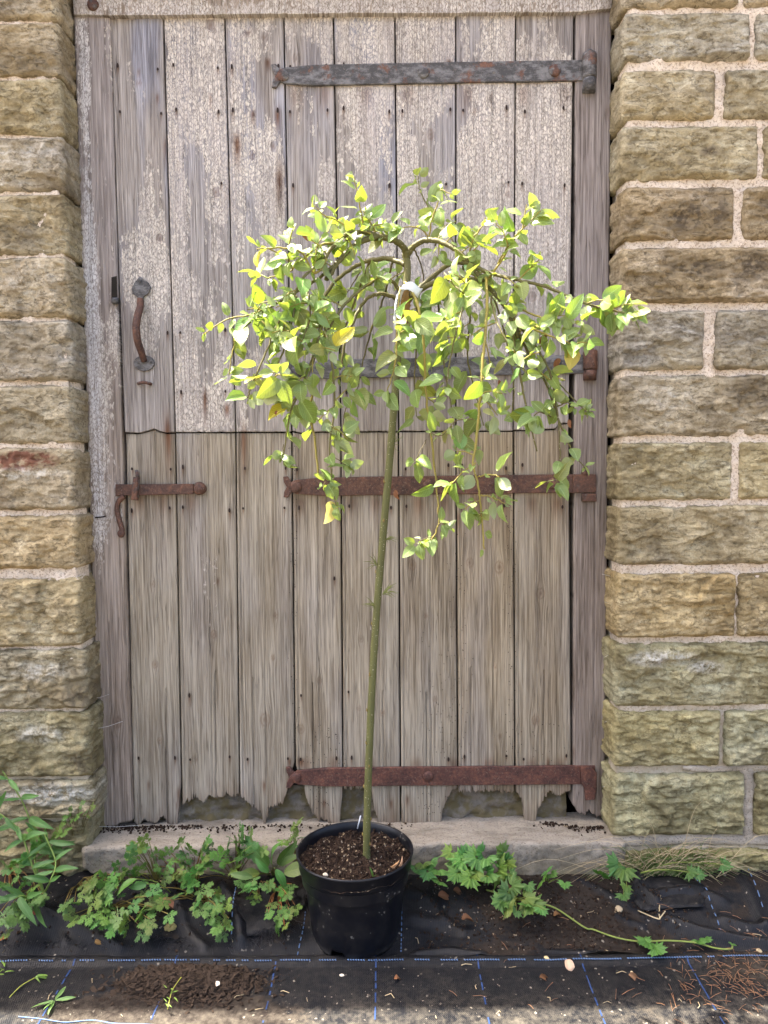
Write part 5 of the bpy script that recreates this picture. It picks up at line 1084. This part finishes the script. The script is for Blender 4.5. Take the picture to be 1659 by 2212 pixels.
def palmate_leaf(name, seed, mat):
    """buttercup leaf: three toothed lobes fanned from the stalk"""
    r = random.Random(seed); vs = []; fs = []; uv = []
    for li, (c0, wd, L) in enumerate(((0, 46, 1.0), (78, 50, .86), (-78, 50, .86))):
        k = len(vs); vs.append(Vector((0.08 * math.cos(R(c0)), 0.08 * math.sin(R(c0)), 0))); uv.append((0, .5)); n = 18; ring1 = []; ring2 = []
        for i in range(n + 1):
            t = i / n * 2 - 1; a = R(c0 + t * wd); lobe3 = 0.5 + 0.5 * math.cos(3 * math.pi * t); tooth = (i % 3 == 0) * 0.12
            rr = L * (0.58 + 0.30 * lobe3 * (1 - .25 * abs(t)) + tooth) * (1 - 0.42 * abs(t) ** 3) * r.uniform(.95, 1.05)
            for f, z in ((.5, .03 + .03 * math.cos(9 * t)), (1, -.10 + .05 * math.cos(9 * t))):
                vs.append(Vector((rr * f * math.cos(a), rr * f * math.sin(a), z * L))); uv.append((f, .5 + .5 * t))
        for i in range(n):
            b0 = k + 1 + 2 * i; fs.append((k, b0, b0 + 2)); fs.append((b0, b0 + 1, b0 + 3, b0 + 2))
    me = mesh(name, vs, fs, mat, True); ul = me.uv_layers.new(name='UVMap')
    for lp in me.loops: ul.data[lp.index].uv = uv[lp.vertex_index]
    return me
PIN = [pinnate_leaf('leaf', s, M['weed']) for s in range(6)]; PAL = [palmate_leaf('leaf', s, M['weed']) for s in range(5)]
LAN = [leaf_mesh('leaf', 1.0, w, c, f, tw, M['weed'], 6, s, pet=.05) for s, (w, c, f, tw) in enumerate(((.22, .25, .5, .5), (.26, .55, .6, -.6), (.20, .1, .4, .7), (.28, .4, .7, -.3)))]
DAN = [leaf_mesh('leaf', 1.0, w, c, f, tw, M['weed'], 6, 40 + s, pet=.10) for s, (w, c, f, tw) in enumerate(((.34, .30, .35, .3), (.40, .45, .25, -.3), (.30, .15, .4, .2)))]
WR = random.Random(88)
def weed(name, label, cat, base, leaves, meshes, stemcol=(1.2, .7, .6, 1), dirfix=None, group=None, size=1.0, stem_r=0.0012, tintr=(0.85, 1.2), stalk=True):
    """base = photograph position on the ground; leaves = (px, py, Y, size px) leaf centres"""
    gp = G(base[0], base[1], base[2] if len(base) > 2 else 0.05); gp.z = max(gz(gp.x, gp.y), 0.004)
    root = empty(name, gp, label, cat, group)
    extra = [(x + WR.gauss(0, 22), y + WR.gauss(4, 15), Y + WR.uniform(-.02, .01), s * .8) for x, y, Y, s in leaves if stalk and name == 'cranesbill' and WR.random() < .85]
    for x, y, Y, s in list(leaves) + extra:
        c = P(x, y, Y); L = s * (0.00112 if name == 'cranesbill' else 0.00104) * size * WR.uniform(.75, 1.15)
        out = c - gp; out.z *= 0.35
        a = (out.normalized() if out.length > .01 else Vector((0, -1, 0))) + Vector((WR.gauss(0, .45), WR.gauss(-.2, .3), WR.gauss(-0.05, .3))); a.normalize()
        nn = Vector((WR.gauss(0, .35), WR.gauss(-.75, .25), WR.gauss(.75, .25)))
        if dirfix: a = Vector(dirfix(x, y)) + Vector((WR.gauss(0, .15), WR.gauss(0, .2), WR.gauss(0, .15)))
        p0 = c - a * L * 0.55
        p0.z = max(p0.z, gz(p0.x, p0.y) + 0.015); t = WR.uniform(*tintr)
        obj_me('leaf', WR.choice(meshes), root, leaf_matrix(p0, a, nn, L), (t * WR.choice((.8, .95, 1.1, 1.35)), t * WR.uniform(.9, 1.1), t * WR.uniform(.6, 1.1), 1))
        if stalk:
            b = MB(); b.tube(smooth_path([gp + Vector((WR.gauss(0, .004), WR.gauss(0, .004), 0.0)), gp.lerp(p0, .5) + Vector((0, 0, .3 * (p0 - gp).length * .3)), p0 + a * 0.004], 4), [stem_r * 1.2] * 5 + [stem_r * .8] * 4, 5, False); b.build('stalk', M['stem'], root, True, stemcol)
    return root
HR = 'cut-leaved green weed '
weed('cranesbill', HR + 'climbing the wall corner beside the tall lance-leaved weed', 'weed', (130, 1905), [(105, 1808, -.2, 66), (78, 1828, -.22, 60), (125, 1795, -.19, 58), (60, 1850, -.24, 50), (128, 1840, -.2, 44)], PIN)
weed('cranesbill', HR + 'sprig alone on a thin stalk left of the doorstep', 'weed', (165, 1880), [(150, 1752, -.15, 34), (163, 1766, -.155, 36), (185, 1755, -.15, 24), (140, 1768, -.16, 22)], PIN, (.8, .5, .4, 1))
weed('cranesbill', HR + 'sprawling over fabric at the far left edge', 'weed', (70, 1930), [(60, 1955, -.33, 70), (40, 1980, -.36, 64), (85, 1945, -.32, 50), (70, 1920, -.30, 44), (5, 1990, -.36, 40), (10, 1870, -.24, 36)], PIN)
weed('cranesbill', HR + 'spreading below the chipped corner of the doorstep', 'weed', (170, 1925), [(200, 1898, -.26, 62), (222, 1905, -.27, 56), (185, 1915, -.28, 54), (215, 1928, -.29, 70), (185, 1935, -.30, 60), (140, 1955, -.33, 40), (232, 1935, -.30, 66), (205, 1950, -.32, 62), (240, 1900, -.27, 40)], PIN)
weed('cranesbill', HR + 'low mat at the fabric fold left of the moss clump', 'weed', (240, 1960), [(160, 1990, -.35, 46), (190, 1985, -.35, 52), (205, 1995, -.36, 44), (255, 1985, -.35, 60), (270, 2000, -.36, 58), (245, 2008, -.37, 54), (300, 1975, -.34, 52), (315, 1990, -.35, 54), (290, 1960, -.33, 48), (325, 1960, -.32, 46)], PIN)
weed('cranesbill', HR + 'tall tuft against the left part of the doorstep', 'weed', (340, 1925), [(290, 1830, -.17, 50), (310, 1815, -.16, 46), (285, 1850, -.18, 44), (345, 1845, -.18, 40), (340, 1870, -.20, 42), (300, 1880, -.21, 50), (275, 1885, -.22, 44), (360, 1900, -.23, 46), (300, 1910, -.25, 50)], PIN, (.7, .5, .4, 1))
weed('cranesbill', HR + 'with nodding leaves before the middle of the doorstep', 'weed', (420, 1920), [(390, 1820, -.17, 42), (410, 1835, -.17, 46), (440, 1830, -.17, 44), (450, 1815, -.17, 36), (398, 1850, -.18, 48), (400, 1870, -.19, 44), (440, 1870, -.20, 50), (455, 1850, -.19, 44), (425, 1885, -.21, 36)], PIN, (.9, .4, .35, 1))
weed('cranesbill', HR + 'tallest clump overlapping the doorstep edge', 'weed', (510, 1910), [(500, 1810, -.17, 52), (520, 1795, -.16, 56), (540, 1800, -.17, 44), (490, 1830, -.18, 54), (515, 1830, -.18, 60), (540, 1830, -.18, 48), (475, 1850, -.19, 54), (500, 1860, -.20, 50), (520, 1850, -.19, 46), (468, 1880, -.21, 46), (535, 1845, -.19, 40)], PIN, (.7, .4, .35, 1))
weed('cranesbill', HR + 'trailing over fabric beside the orange dead leaf', 'weed', (430, 1945), [(380, 1935, -.29, 46), (350, 1940, -.30, 50), (410, 1915, -.27, 52), (395, 1900, -.26, 50), (445, 1925, -.28, 56), (425, 1950, -.30, 54), (440, 1970, -.33, 50), (465, 1955, -.31, 56), (475, 1935, -.29, 50), (455, 1985, -.34, 50), (475, 2000, -.35, 56), (490, 1990, -.35, 46), (330, 1925, -.29, 40)], PIN)
weed('cranesbill', HR + 'in the gap between pot and torn fabric', 'weed', (600, 1930), [(610, 1925, -.27, 44), (590, 1955, -.31, 42), (615, 1965, -.32, 40), (605, 1985, -.34, 46), (625, 1975, -.33, 40), (600, 2005, -.36, 36), (612, 1940, -.29, 36), (585, 1915, -.26, 34)], PIN, (1.6, .5, .5, 1))
weed('cranesbill', HR + 'feathery tuft touching the left side of pot', 'weed', (640, 1900), [(635, 1800, -.17, 58), (650, 1808, -.17, 50), (622, 1815, -.17, 48), (645, 1825, -.18, 40)], PIN, tintr=(1.0, 1.3))
weed('dandelion', 'broad-leaved green dandelion-like rosette between cut-leaved weeds and pot', 'weed', (590, 1905), [(560, 1850, -.19, 92), (585, 1855, -.19, 84), (615, 1850, -.19, 90), (640, 1845, -.2, 70), (535, 1885, -.22, 84), (510, 1890, -.24, 80), (575, 1880, -.22, 60), (600, 1885, -.24, 66), (630, 1880, -.23, 80)], DAN, (1.2, 1, .8, 1), dirfix=lambda x, y: ((x - 585) / 60, -.35, max(-.2, (1895 - y) / 55)))
weed('plantain', 'single pale oval leaf on stalk lying over fabric left of the doorstep middle', 'weed', (380, 1940), [(268, 1908, -.30, 50), (290, 1916, -.305, 44)], DAN, (1.2, 1.3, .9, 1), dirfix=lambda x, y: (-1, -.2, -.05))
for bx, by, lab, cs in ((255, 1930, 'between the fold weeds and the doorstep weeds', ((250, 1870, -.21, 34), (262, 1890, -.23, 40), (240, 1860, -.2, 30), (270, 1905, -.25, 36), (256, 1925, -.27, 34))), (560, 1925, 'low under the broad-leaved rosette', ((545, 1905, -.25, 40), (570, 1915, -.26, 36), (530, 1920, -.27, 40), (555, 1935, -.29, 34), (520, 1905, -.25, 36))), (380, 1905, 'creeping at the doorstep foot behind the oval leaf', ((365, 1880, -.21, 38), (385, 1890, -.22, 40), (372, 1860, -.19, 34), (398, 1895, -.23, 36), (350, 1885, -.22, 34))), (20, 1900, 'at the wall foot on the far left edge', ((15, 1880, -.24, 40), (35, 1895, -.26, 44), (10, 1910, -.28, 40), (45, 1915, -.28, 36), (25, 1930, -.30, 40)))):
    weed('cranesbill', HR + lab, 'weed', (bx, by), list(cs), PIN, (1.3, .5, .45, 1), tintr=(.8, 1.35))
# tall lance-leaved weed on the far left
wh = empty('willowherb', G(90, 1935, .05), 'tall weed with lance-shaped leaves leaning against the far left wall stones', 'weed')
for pts, nl in (([(95, 1930, -.25), (75, 1850, -.2), (110, 1830, -.17), (70, 1780, -.17), (45, 1725, -.17), (5, 1665, -.17)], 12), ([(95, 1930, -.25), (70, 1870, -.24), (45, 1800, -.22), (10, 1765, -.22), (-20, 1750, -.22)], 10), ([(95, 1930, -.25), (110, 1900, -.27), (120, 1860, -.25), (95, 1800, -.22)], 8), ([(95, 1935, -.25), (70, 1950, -.30), (50, 1935, -.33), (20, 1945, -.35)], 7)):
    q = smooth_path([P(*p) for p in pts], 8); b = MB(); b.tube(q, [lerp(.0030, .0014, i / (len(q) - 1)) for i in range(len(q))], 6, False); b.build('stem', M['stem'], wh, True, (1, 1.15, .8, 1))
    for k in range(nl):
        t = .2 + .8 * (k // 2 + .5) / (nl / 2); i = min(len(q) - 2, int(t * (len(q) - 1))); d = (q[i + 1] - q[i]).normalized(); sgn = 1 if k % 2 else -1
        a = Vector((sgn * WR.uniform(.5, .9), WR.uniform(-.6, -.1), WR.uniform(-.75, .5))) + d * .3; t_ = WR.uniform(.8, 1.15)
        obj_me('leaf', WR.choice(LAN), wh, leaf_matrix(q[i], a, Vector((WR.gauss(0, .4), -.7, .7)), WR.uniform(.05, .088)), (t_ * .9, t_, t_, 1))
BC = 'lobed-leaf buttercup '
weed('buttercup', BC + 'clump close to the right side of the pot', 'weed', (930, 1905), [(910, 1872, -.22, 40), (935, 1868, -.21, 40), (948, 1885, -.23, 38), (918, 1895, -.24, 40), (895, 1880, -.23, 32), (945, 1905, -.25, 34)], PAL, (1, .9, .5, 1), tintr=(1.0, 1.5), size=.95)
weed('buttercup', BC + 'big bright clump in front of the doorstep right of pot', 'weed', (1040, 1915), [(1000, 1835, -.17, 44), (980, 1855, -.19, 40), (962, 1845, -.18, 34), (1015, 1858, -.19, 50), (1035, 1838, -.17, 38), (985, 1875, -.20, 46), (1010, 1885, -.21, 52), (1045, 1865, -.19, 44), (975, 1895, -.23, 40), (1030, 1895, -.22, 50), (1005, 1905, -.24, 44), (1060, 1900, -.24, 42)], PAL, (1, 1, .5, 1), tintr=(1.05, 1.7))
weed('buttercup', BC + 'darker clump just right of the big bright one', 'weed', (1090, 1915), [(1080, 1835, -.17, 46), (1095, 1850, -.17, 50), (1070, 1865, -.19, 40), (1105, 1868, -.19, 44), (1085, 1885, -.21, 50), (1060, 1880, -.20, 40), (1110, 1890, -.22, 36), (1118, 1900, -.23, 30)], PAL, (1, .9, .5, 1), tintr=(.75, 1.05))
weed('buttercup', BC + 'low plant on fabric below the big clump', 'weed', (1110, 1945), [(1085, 1935, -.29, 42), (1070, 1950, -.31, 40), (1120, 1915, -.26, 36), (1095, 1955, -.31, 38), (1150, 1940, -.29, 46), (1165, 1958, -.31, 48), (1140, 1955, -.31, 36), (1145, 1920, -.27, 34), (1100, 1970, -.33, 34), (1115, 1975, -.33, 30), (1175, 1972, -.33, 30)], PAL, (1.3, 1.1, .7, 1), tintr=(.8, 1.25))
weed('buttercup', BC + 'small sprig standing between doorstep and brown soil', 'weed', (1180, 1915), [(1182, 1882, -.20, 34), (1170, 1905, -.22, 32), (1198, 1890, -.2, 22), (1220, 1915, -.25, 28)], PAL, (1, 1.2, .6, 1), tintr=(1, 1.3))
weed('buttercup', BC + 'half hidden under the left end of the dry grass', 'weed', (1350, 1905), [(1325, 1882, -.22, 44), (1345, 1892, -.23, 48), (1302, 1888, -.23, 30), (1355, 1925, -.27, 34), (1350, 1940, -.29, 28), (1500, 1885, -.2, 36), (1520, 1890, -.2, 30), (1575, 1870, -.18, 28)], PAL, (1, 1, .6, 1), tintr=(.7, 1.1))
run = empty('buttercup_runner', G(1150, 1945, .05), 'long green buttercup runner with two leaves creeping over dark soil to the right', 'weed')
RP = [(1050, 1922, .07), (1095, 1935, .068), (1150, 1948, .06), (1200, 1962, .052), (1262, 2003, .030), (1282, 2008, .024), (1330, 2025, .022), (1385, 2034, .024), (1440, 2032, .03), (1500, 2036, .03), (1545, 2048, .022), (1578, 2050, .022), (1582, 2040, .03)]
b = MB(); q = smooth_path([Vector((*G(x, y, z).xy, max(z, rear_h(*G(x, y, z).xy) + .003))) for x, y, z in RP], 8); b.tube(q, 0.0021, 7); b.build('stem', M['stem'], run, True, (1.05, 1.05, .75, 1))
for x, y, s in ((1400, 2035, 44), (1415, 2048, 38), (1390, 2030, 28), (1508, 2030, 32), (1522, 2028, 26), (1582, 2038, 14)):
    p = G(x, y, .03); obj_me('leaf', WR.choice(PAL), run, leaf_matrix(p, Vector((WR.uniform(-.6, .6), -.6, .2)), Vector((0, -.4, 1)), s * .00095), (.95, 1.1, .9, 1))
# dry grass tuft
gt = empty('grass_tuft', G(1430, 1895, .06), 'tuft of dry straw-coloured and green grass at the foot of right wall', 'grass')
def blades(n_, mat, Lr, spread, name, col=None, w=.0013):
    b = MB(); r = random.Random(len(name) * 7 + n_)
    for k in range(n_):
        px = 1430 + r.gauss(0, 45); p = G(px, 1893 + r.uniform(-6, 8), .06); p.z = gz(p.x, p.y) + .004; a = r.gauss(0, spread); L = r.uniform(*Lr)
        d = Vector((math.sin(a), r.uniform(-.35, .1), math.cos(a) * r.uniform(.35, 1))).normalized(); e = p + d * L + Vector((math.sin(a) * L * .3, 0, -L * r.uniform(.1, .5))); e.y = min(e.y, -.135); e.z = max(e.z, .07)
        m = p.lerp(e, .5) + Vector((0, 0, L * .22)); m.y = min(m.y, -.13); q = smooth_path([p, m, e], 5); b.tube(q, [w * (1 - .8 * i / (len(q) - 1)) for i in range(len(q))], 3, False)
    o = b.build(name, M[mat], gt, True, col or (1, 1, 1, 1)); o['kind'] = 'stuff'
blades(190, 'grass', (.06, .15), .6, 'green_blades', (1, 1, 1, 1)); blades(80, 'straw', (.09, .29), 1.1, 'dry_stalks', w=.0011)
bs = MB()
for pts in ([(1425, 1935, .055), (1424, 1975, .05), (1422, 1985, .05), (1378, 1967, .05)], [(1425, 1984, .05), (1437, 1968, .06)]):
    bs.tube(smooth_path([G(*p) for p in pts], 5), .0016, 5)
bs.build('bent_stalk', M['straw'], gt)

# ------------------------------------------------------------------ litter on the ground
def pebble_me(seed):
    r = random.Random(seed); bm = bmesh.new(); bmesh.ops.create_icosphere(bm, subdivisions=2, radius=.5)
    for v in bm.verts: v.co *= 1 + .35 * nz(v.co.x * 2.2, v.co.y * 2.2, v.co.z * 2.2 + seed * 5)
    me = bpy.data.meshes.new('pebble'); bm.to_mesh(me); bm.free(); me.materials.append(M['pebble']); return me
PB = [pebble_me(s) for s in range(5)]
def gh(x, y): return max(rear_h(x, y) if y > -.36 else front_h(x, y).z, 0)
for x, y, s, col, lab in ((1230, 2084, 28, (1.25, 1.0, .85), 'largest pale buff stone resting on the blue hem stitching'), (1181, 2073, 12, (1.4, 1.25, .8), 'small yellowish pebble beside the largest hem stone'), (738, 2103, 10, (2, 2, 1.9), 'tiny white pebble just in front of the pot'), (1010, 1985, 24, (.75, .7, .6), None), (1337, 1992, 22, (.8, .75, .62), 'flat grey-brown stone on dark soil above the runner'),
                          (1365, 2096, 8, (1.2, 1.1, .8), 'tiny tan pebble below the hem right of the largest stone'), (1078, 1957, 10, (1.5, 1.3, .9), 'pale pebble among the buttercup leaves'), (1505, 2020, 12, (1.2, 1.1, .7), None), (1640, 2060, 14, (1.1, 1.0, .7), 'tan pebble at the right edge among pine needles'), (300, 2142, 9, (1.9, 1.8, 1.6), None), (437, 2105, 9, (1.9, 1.8, 1.5), 'white pebble on top of bark chip heap'), (470, 2135, 14, (1.9, 1.85, 1.75), 'white flake on the right slope of bark chip heap')):
    if not lab: continue
    p = G(x, y, .01); L = s * .00108; o = obj_me('pebble', PB[int(x) % 5], None, Matrix.Translation((p.x, p.y, gh(p.x, p.y) + L * .18 + (.014 if 'heap' in lab else 0))) @ Euler((.2, .1, x)).to_matrix().to_4x4() @ Matrix.Diagonal((L, L * .7, L * .5, 1)), (*col, 1)); tag(o, lab, 'stone', 'loose stones on the ground')
for x, y, s, lab in ((703, 1892, 12, 'pale round pebble on the compost at the left of pot'), (716, 1904, 8, 'tiny pale pebble near the front rim of pot')):
    d = ray(x, y); p = G(x, y, SOILZ + .004); L = s * .0011; o = obj_me('pebble', PB[1], None, Matrix.Translation(p + Vector((0, 0, L * .2))) @ Matrix.Diagonal((L, L * .8, L * .75, 1)), (1.5, 1.5, 1.4, 1)); tag(o, lab, 'stone', 'pebbles in the pot')
# moss clump
b = MB(); r_ = random.Random(5); p0 = G(368, 2013, .03); p0.z = rear_h(p0.x, p0.y)
for q in range(260):
    a, e = r_.uniform(0, 6.28), abs(r_.gauss(0, .5)); d = Vector((math.cos(a) * math.cos(e), math.sin(a) * math.cos(e) * .8, math.sin(e) + .1)); c = p0 + d * .014 * r_.uniform(.6, 1); b.box(c, (.004, .002, .004), Euler((a, e, a * 3)).to_matrix())
tag(b.build('moss_clump', M['moss'], None, False), 'small yellowish dry moss clump on the fabric fold', 'moss')
# dead leaves
DM = [leaf_mesh('dead_leaf', 1.0, w, c, f, t, M['dead'], 6, 60 + s, pet=.05) for s, (w, c, f, t) in enumerate(((.6, .6, 1.1, .9), (.42, .9, 1.2, 1.8), (.7, .5, .8, -1.2)))]
for x, y, s, z, col, lab in ((362, 1953, 46, .07, (1.0, .8, .8), 'orange-brown dead leaf caught in the cut-leaved weeds'), (75, 1986, 20, .05, (1.2, .7, .6), 'small reddish dead leaf on fabric far left'), (213, 2045, 18, .02, (1.6, 1.5, .9), 'curled yellow leaf near the hem at left'), (1100, 1920, 34, .075, (1.1, .8, .6), 'curled brown dead leaf under the big buttercup clump'), (1010, 1985, 30, .05, (.7, .55, .45), 'dark brown curled leaf on soil right of pot'), (960, 1935, 32, .065, (.8, .6, .5), 'brown dead leaf at the fabric edge near pot'), (1205, 1978, 22, .04, (.9, .75, .5), 'round tan dead leaf beside the runner'), (1375, 2110, 36, .006, (1.2, 1.1, 1.0), 'pale curled leaf on the front sheet at right'), (1180, 2115, 30, .006, (1.0, .8, .6), 'curly brown leaf below the largest hem stone'), (860, 2118, 18, .006, (1.2, .9, .7), 'small tan leaf on the sheet below pot'), (8, 2040, 18, .02, (1.8, 1.1, .6), 'pale orange leaf at the left edge'), (60, 1985, 1, .0, (1, 1, 1), None), (505, 1985, 1, 0, (1, 1, 1), None), (990, 1923, 26, .07, (.55, .45, .4), 'dark withered leaf behind the brown dead leaf near pot')):
    if not lab: continue
    p = G(x, y, z); p.z = max(p.z, gh(p.x, p.y) + .006); L = s * .0011
    o = obj_me('dead_leaf', DM[int(x) % 3], None, leaf_matrix(p - Vector((L * .5, 0, 0)), Vector((1, WR.uniform(-.5, .5), WR.uniform(-.2, .3))), Vector((WR.gauss(0, .3), -.5, 1)), L), (*col, 1)); tag(o, lab, 'leaf', 'dead leaves on the ground')
for x, y, s, lab, col in ((903, 1872, 16, 'bleached papery leaf fragment on compost behind the right rim', (2.0, 2.0, 2.0)), (843, 1873, 18, 'cream papery flake on compost right of the trunk', (2, 1.9, 1.6)), (828, 1900, 20, 'pinkish curled flake on compost near the front rim', (1.8, 1.5, 1.4))):
    p = G(x if x < 890 else 862, y, SOILZ + .008); o = obj_me('dead_leaf', DM[1], None, leaf_matrix(p, Vector((.3, -.2, 1 if x > 890 else .3)), Vector((0, -1, .4)), s * .0012), (*col, 1)); tag(o, lab, 'leaf', 'dead leaves in the pot')
# seedling in the pot
sd = empty('seedling', G(806, 1896, SOILZ), 'tiny two-leaved green seedling in the compost at the front of pot', 'seedling')
for a, L in ((Vector((-.25, -.3, 1)), .026), (Vector((-.1, -.8, .6)), .014), (Vector((.6, -.4, .5)), .012)): obj_me('leaf', LAN[0], sd, leaf_matrix(G(806, 1893, SOILZ + .006), a, Vector((.2, -1, .4)), L), (1.3, 1.2, 1, 1))
# pulled-up sprig and scraps on the front sheet
sp_ = empty('pulled_sprig', G(118, 2165, .006), 'pale green pulled-up sprig of narrow leaves lying on the front sheet', 'sprig')
for a, L in ((Vector((.15, 1, .12)), .045), (Vector((-.6, -.35, .08)), .05), (Vector((.1, -.9, .1)), .045), (Vector((1, .25, .08)), .045), (Vector((-.15, -.7, .2)), .04)): obj_me('leaf', LAN[2], sp_, leaf_matrix(G(118, 2162, .012), a, Vector((0, -.2, 1)), L), (2.0, 1.7, 2.2, 1))
sp2 = empty('pulled_sprig', G(85, 2112, .006), 'wilted yellow-green sprig with long stem lying near the left edge', 'sprig')
b = MB(); b.tube(smooth_path([G(20, 2155, .006), G(45, 2130, .012), G(75, 2112, .01)], 6), .0012, 5); b.build('stem', M['stem'], sp2, True, (1.8, 1.5, .9, 1))
for a, L in ((Vector((1, .5, .1)), .04), (Vector((.9, .1, .1)), .034), (Vector((.5, -.4, .2)), .02)): obj_me('leaf', LAN[1], sp2, leaf_matrix(G(75, 2112, .012), a, Vector((0, -.2, 1)), L), (2.0, 1.6, 1.4, 1))
sp3 = empty('pulled_sprig', G(8, 2110, .006), 'small yellow-green weed scrap cut by the left edge of photo', 'sprig')
for k in range(6): obj_me('leaf', LAN[k % 3], sp3, leaf_matrix(G(10, 2105 - k * 4, .012), Vector((WR.uniform(-1, 1), WR.uniform(-1, 1), .3)), Vector((0, -.3, 1)), .02), (2, 1.6, 1, 1))
sp4 = empty('pulled_sprig', G(368, 2160, .01), 'thin yellowish sprig lying over the bark chip heap', 'sprig')
b = MB(); b.tube(smooth_path([G(362, 2180, .02), G(372, 2140, .03), G(392, 2110, .03)], 6), .001, 5); b.build('stem', M['stem'], sp4, True, (2, 1.6, .9, 1))
for k in range(9): obj_me('leaf', LAN[k % 3], sp4, leaf_matrix(G(368 + WR.uniform(-8, 8), 2175 - k * 5, .026), Vector((WR.uniform(-1, 1), WR.uniform(-1, 1), .3)), Vector((0, -.3, 1)), .014), (2, 1.6, 1, 1))
# bark chip heap
b = MB(); r_ = random.Random(44); hc = G(400, 2128, 0)
def heap(x, y): return .022 * max(0, 1 - ((x - hc.x) / .165) ** 2 - ((y - hc.y) / .060) ** 2)
for q in range(7500):
    x = hc.x + r_.gauss(0, .075); y = hc.y + r_.gauss(-.004, .030)
    if y > hem_y(x) - .03: continue
    L = r_.choice((.002, .003, .004, .005, .007, .010, .016)) * r_.uniform(.6, 1.1); w = L * r_.uniform(.18, .6)
    b.box((x, y, .005 + heap(x, y) * r_.uniform(.5, 1.05) + w * .3), (L, w, w * r_.uniform(.3, .8)), Euler((r_.uniform(-.6, .6), r_.uniform(-.5, .5), r_.uniform(0, 6.3))).to_matrix())
tag(b.build('bark_chips', M['chip'], None, False), 'spilled heap of dark brown bark chips on the front sheet left of pot', 'bark chips', kind='stuff')
# orange pine needles at the right, twigs, grit
b = MB(); r_ = random.Random(46)
for q in range(260):
    px, py = r_.gauss(1610, 95), r_.gauss(2110, 42)
    if r_.random() < .12: px, py = r_.uniform(950, 1660), r_.uniform(1960, 2180)
    if py < 1950 or px > 1750: continue
    p = G(px, py, .01); z = gh(p.x, p.y) + .003 + r_.random() * .004; a = r_.uniform(0, 6.3); L = r_.uniform(.012, .038); d = Vector((math.cos(a), math.sin(a), r_.uniform(-.1, .15))) * L; p.z = z
    b.tube([p, p + d * .5 + Vector((0, 0, .002)), p + d], .0006, 3, False)
tag(b.build('pine_needles', M['needle'], None), 'scatter of orange-brown pine needles over the sheet at lower right', 'pine needles', kind='stuff')
b = MB(); r_ = random.Random(47)
for q in range(330):
    px, py = r_.uniform(-60, 1720), 1900 + 300 * r_.random() ** .8
    p = G(px, py, .01)
    if math.hypot(p.x - pot_c.x, p.y - pot_c.y) < .125 or p.y > -.14: continue
    s = r_.choice((.0007, .0009, .0012, .0022)) * r_.uniform(.7, 1.3); b.box((p.x, p.y, gh(p.x, p.y) + s * .3), (s, s * .8, s * .7), Euler((r_.random() * 3, r_.random() * 3, r_.random() * 3)).to_matrix())
for q in range(90):
    a = r_.uniform(0, 6.28); r = .13 * math.sqrt(r_.random()); x, y = math.cos(a) * r, math.sin(a) * r; s = r_.uniform(.0012, .003); b.box((pot_c.x + x, pot_c.y + y, soil_h(x, y) + s * .6), (s, s, s))
tag(b.build('grit', M['perlite'], None, False), 'pale grit and perlite specks strewn over fabric and compost', 'grit', kind='stuff')
b = MB(); r_ = random.Random(48)
for q in range(42):
    px, py = r_.uniform(-20, 1680), r_.uniform(1945, 2200); p = G(px, py, .01)
    if math.hypot(p.x - pot_c.x, p.y - pot_c.y) < .13: continue
    p.z = gh(p.x, p.y) + .003; a = r_.uniform(0, 6.3); L = r_.uniform(.006, .028); d = Vector((math.cos(a), math.sin(a), 0)) * L
    b.tube([p, p + d * .5 + Vector((r_.gauss(0, .003), r_.gauss(0, .003), .003)), p + d], r_.uniform(.0005, .0011), 3, False)
tag(b.build('straw_bits', M['straw'], None), 'loose bits of dry straw and twig over the ground', 'straw', kind='stuff')
# cobweb threads beside the frame
b = MB(); r_ = random.Random(49)
for x0, y0, x1, y1 in ((205, 1575, 265, 1558), (200, 1508, 235, 1500), (1305, 1300, 1345, 1310), (1300, 1240, 1340, 1246), (1305, 1420, 1330, 1402), (200, 1785, 300, 1783), (1300, 1700, 1325, 1690), (1306, 1560, 1330, 1548)):
    b.tube([P(x0, y0, -.05), P((x0 + x1) / 2, (y0 + y1) / 2 + 2, -.04), P(x1, y1, -.012)], .0006, 3, False)
tag(b.build('cobweb', M['cobweb'], None), 'pale cobweb threads between door frame and stone', 'cobweb', kind='stuff')
# label cane behind the trunk
b = MB(); b.tube([P(772, 1790, -.16), P(779, 1762, -.16)], .0017, 6); tag(b.build('plant_stick', M['tag'], None), 'thin pale stick standing behind the trunk at the pot rim', 'stick')
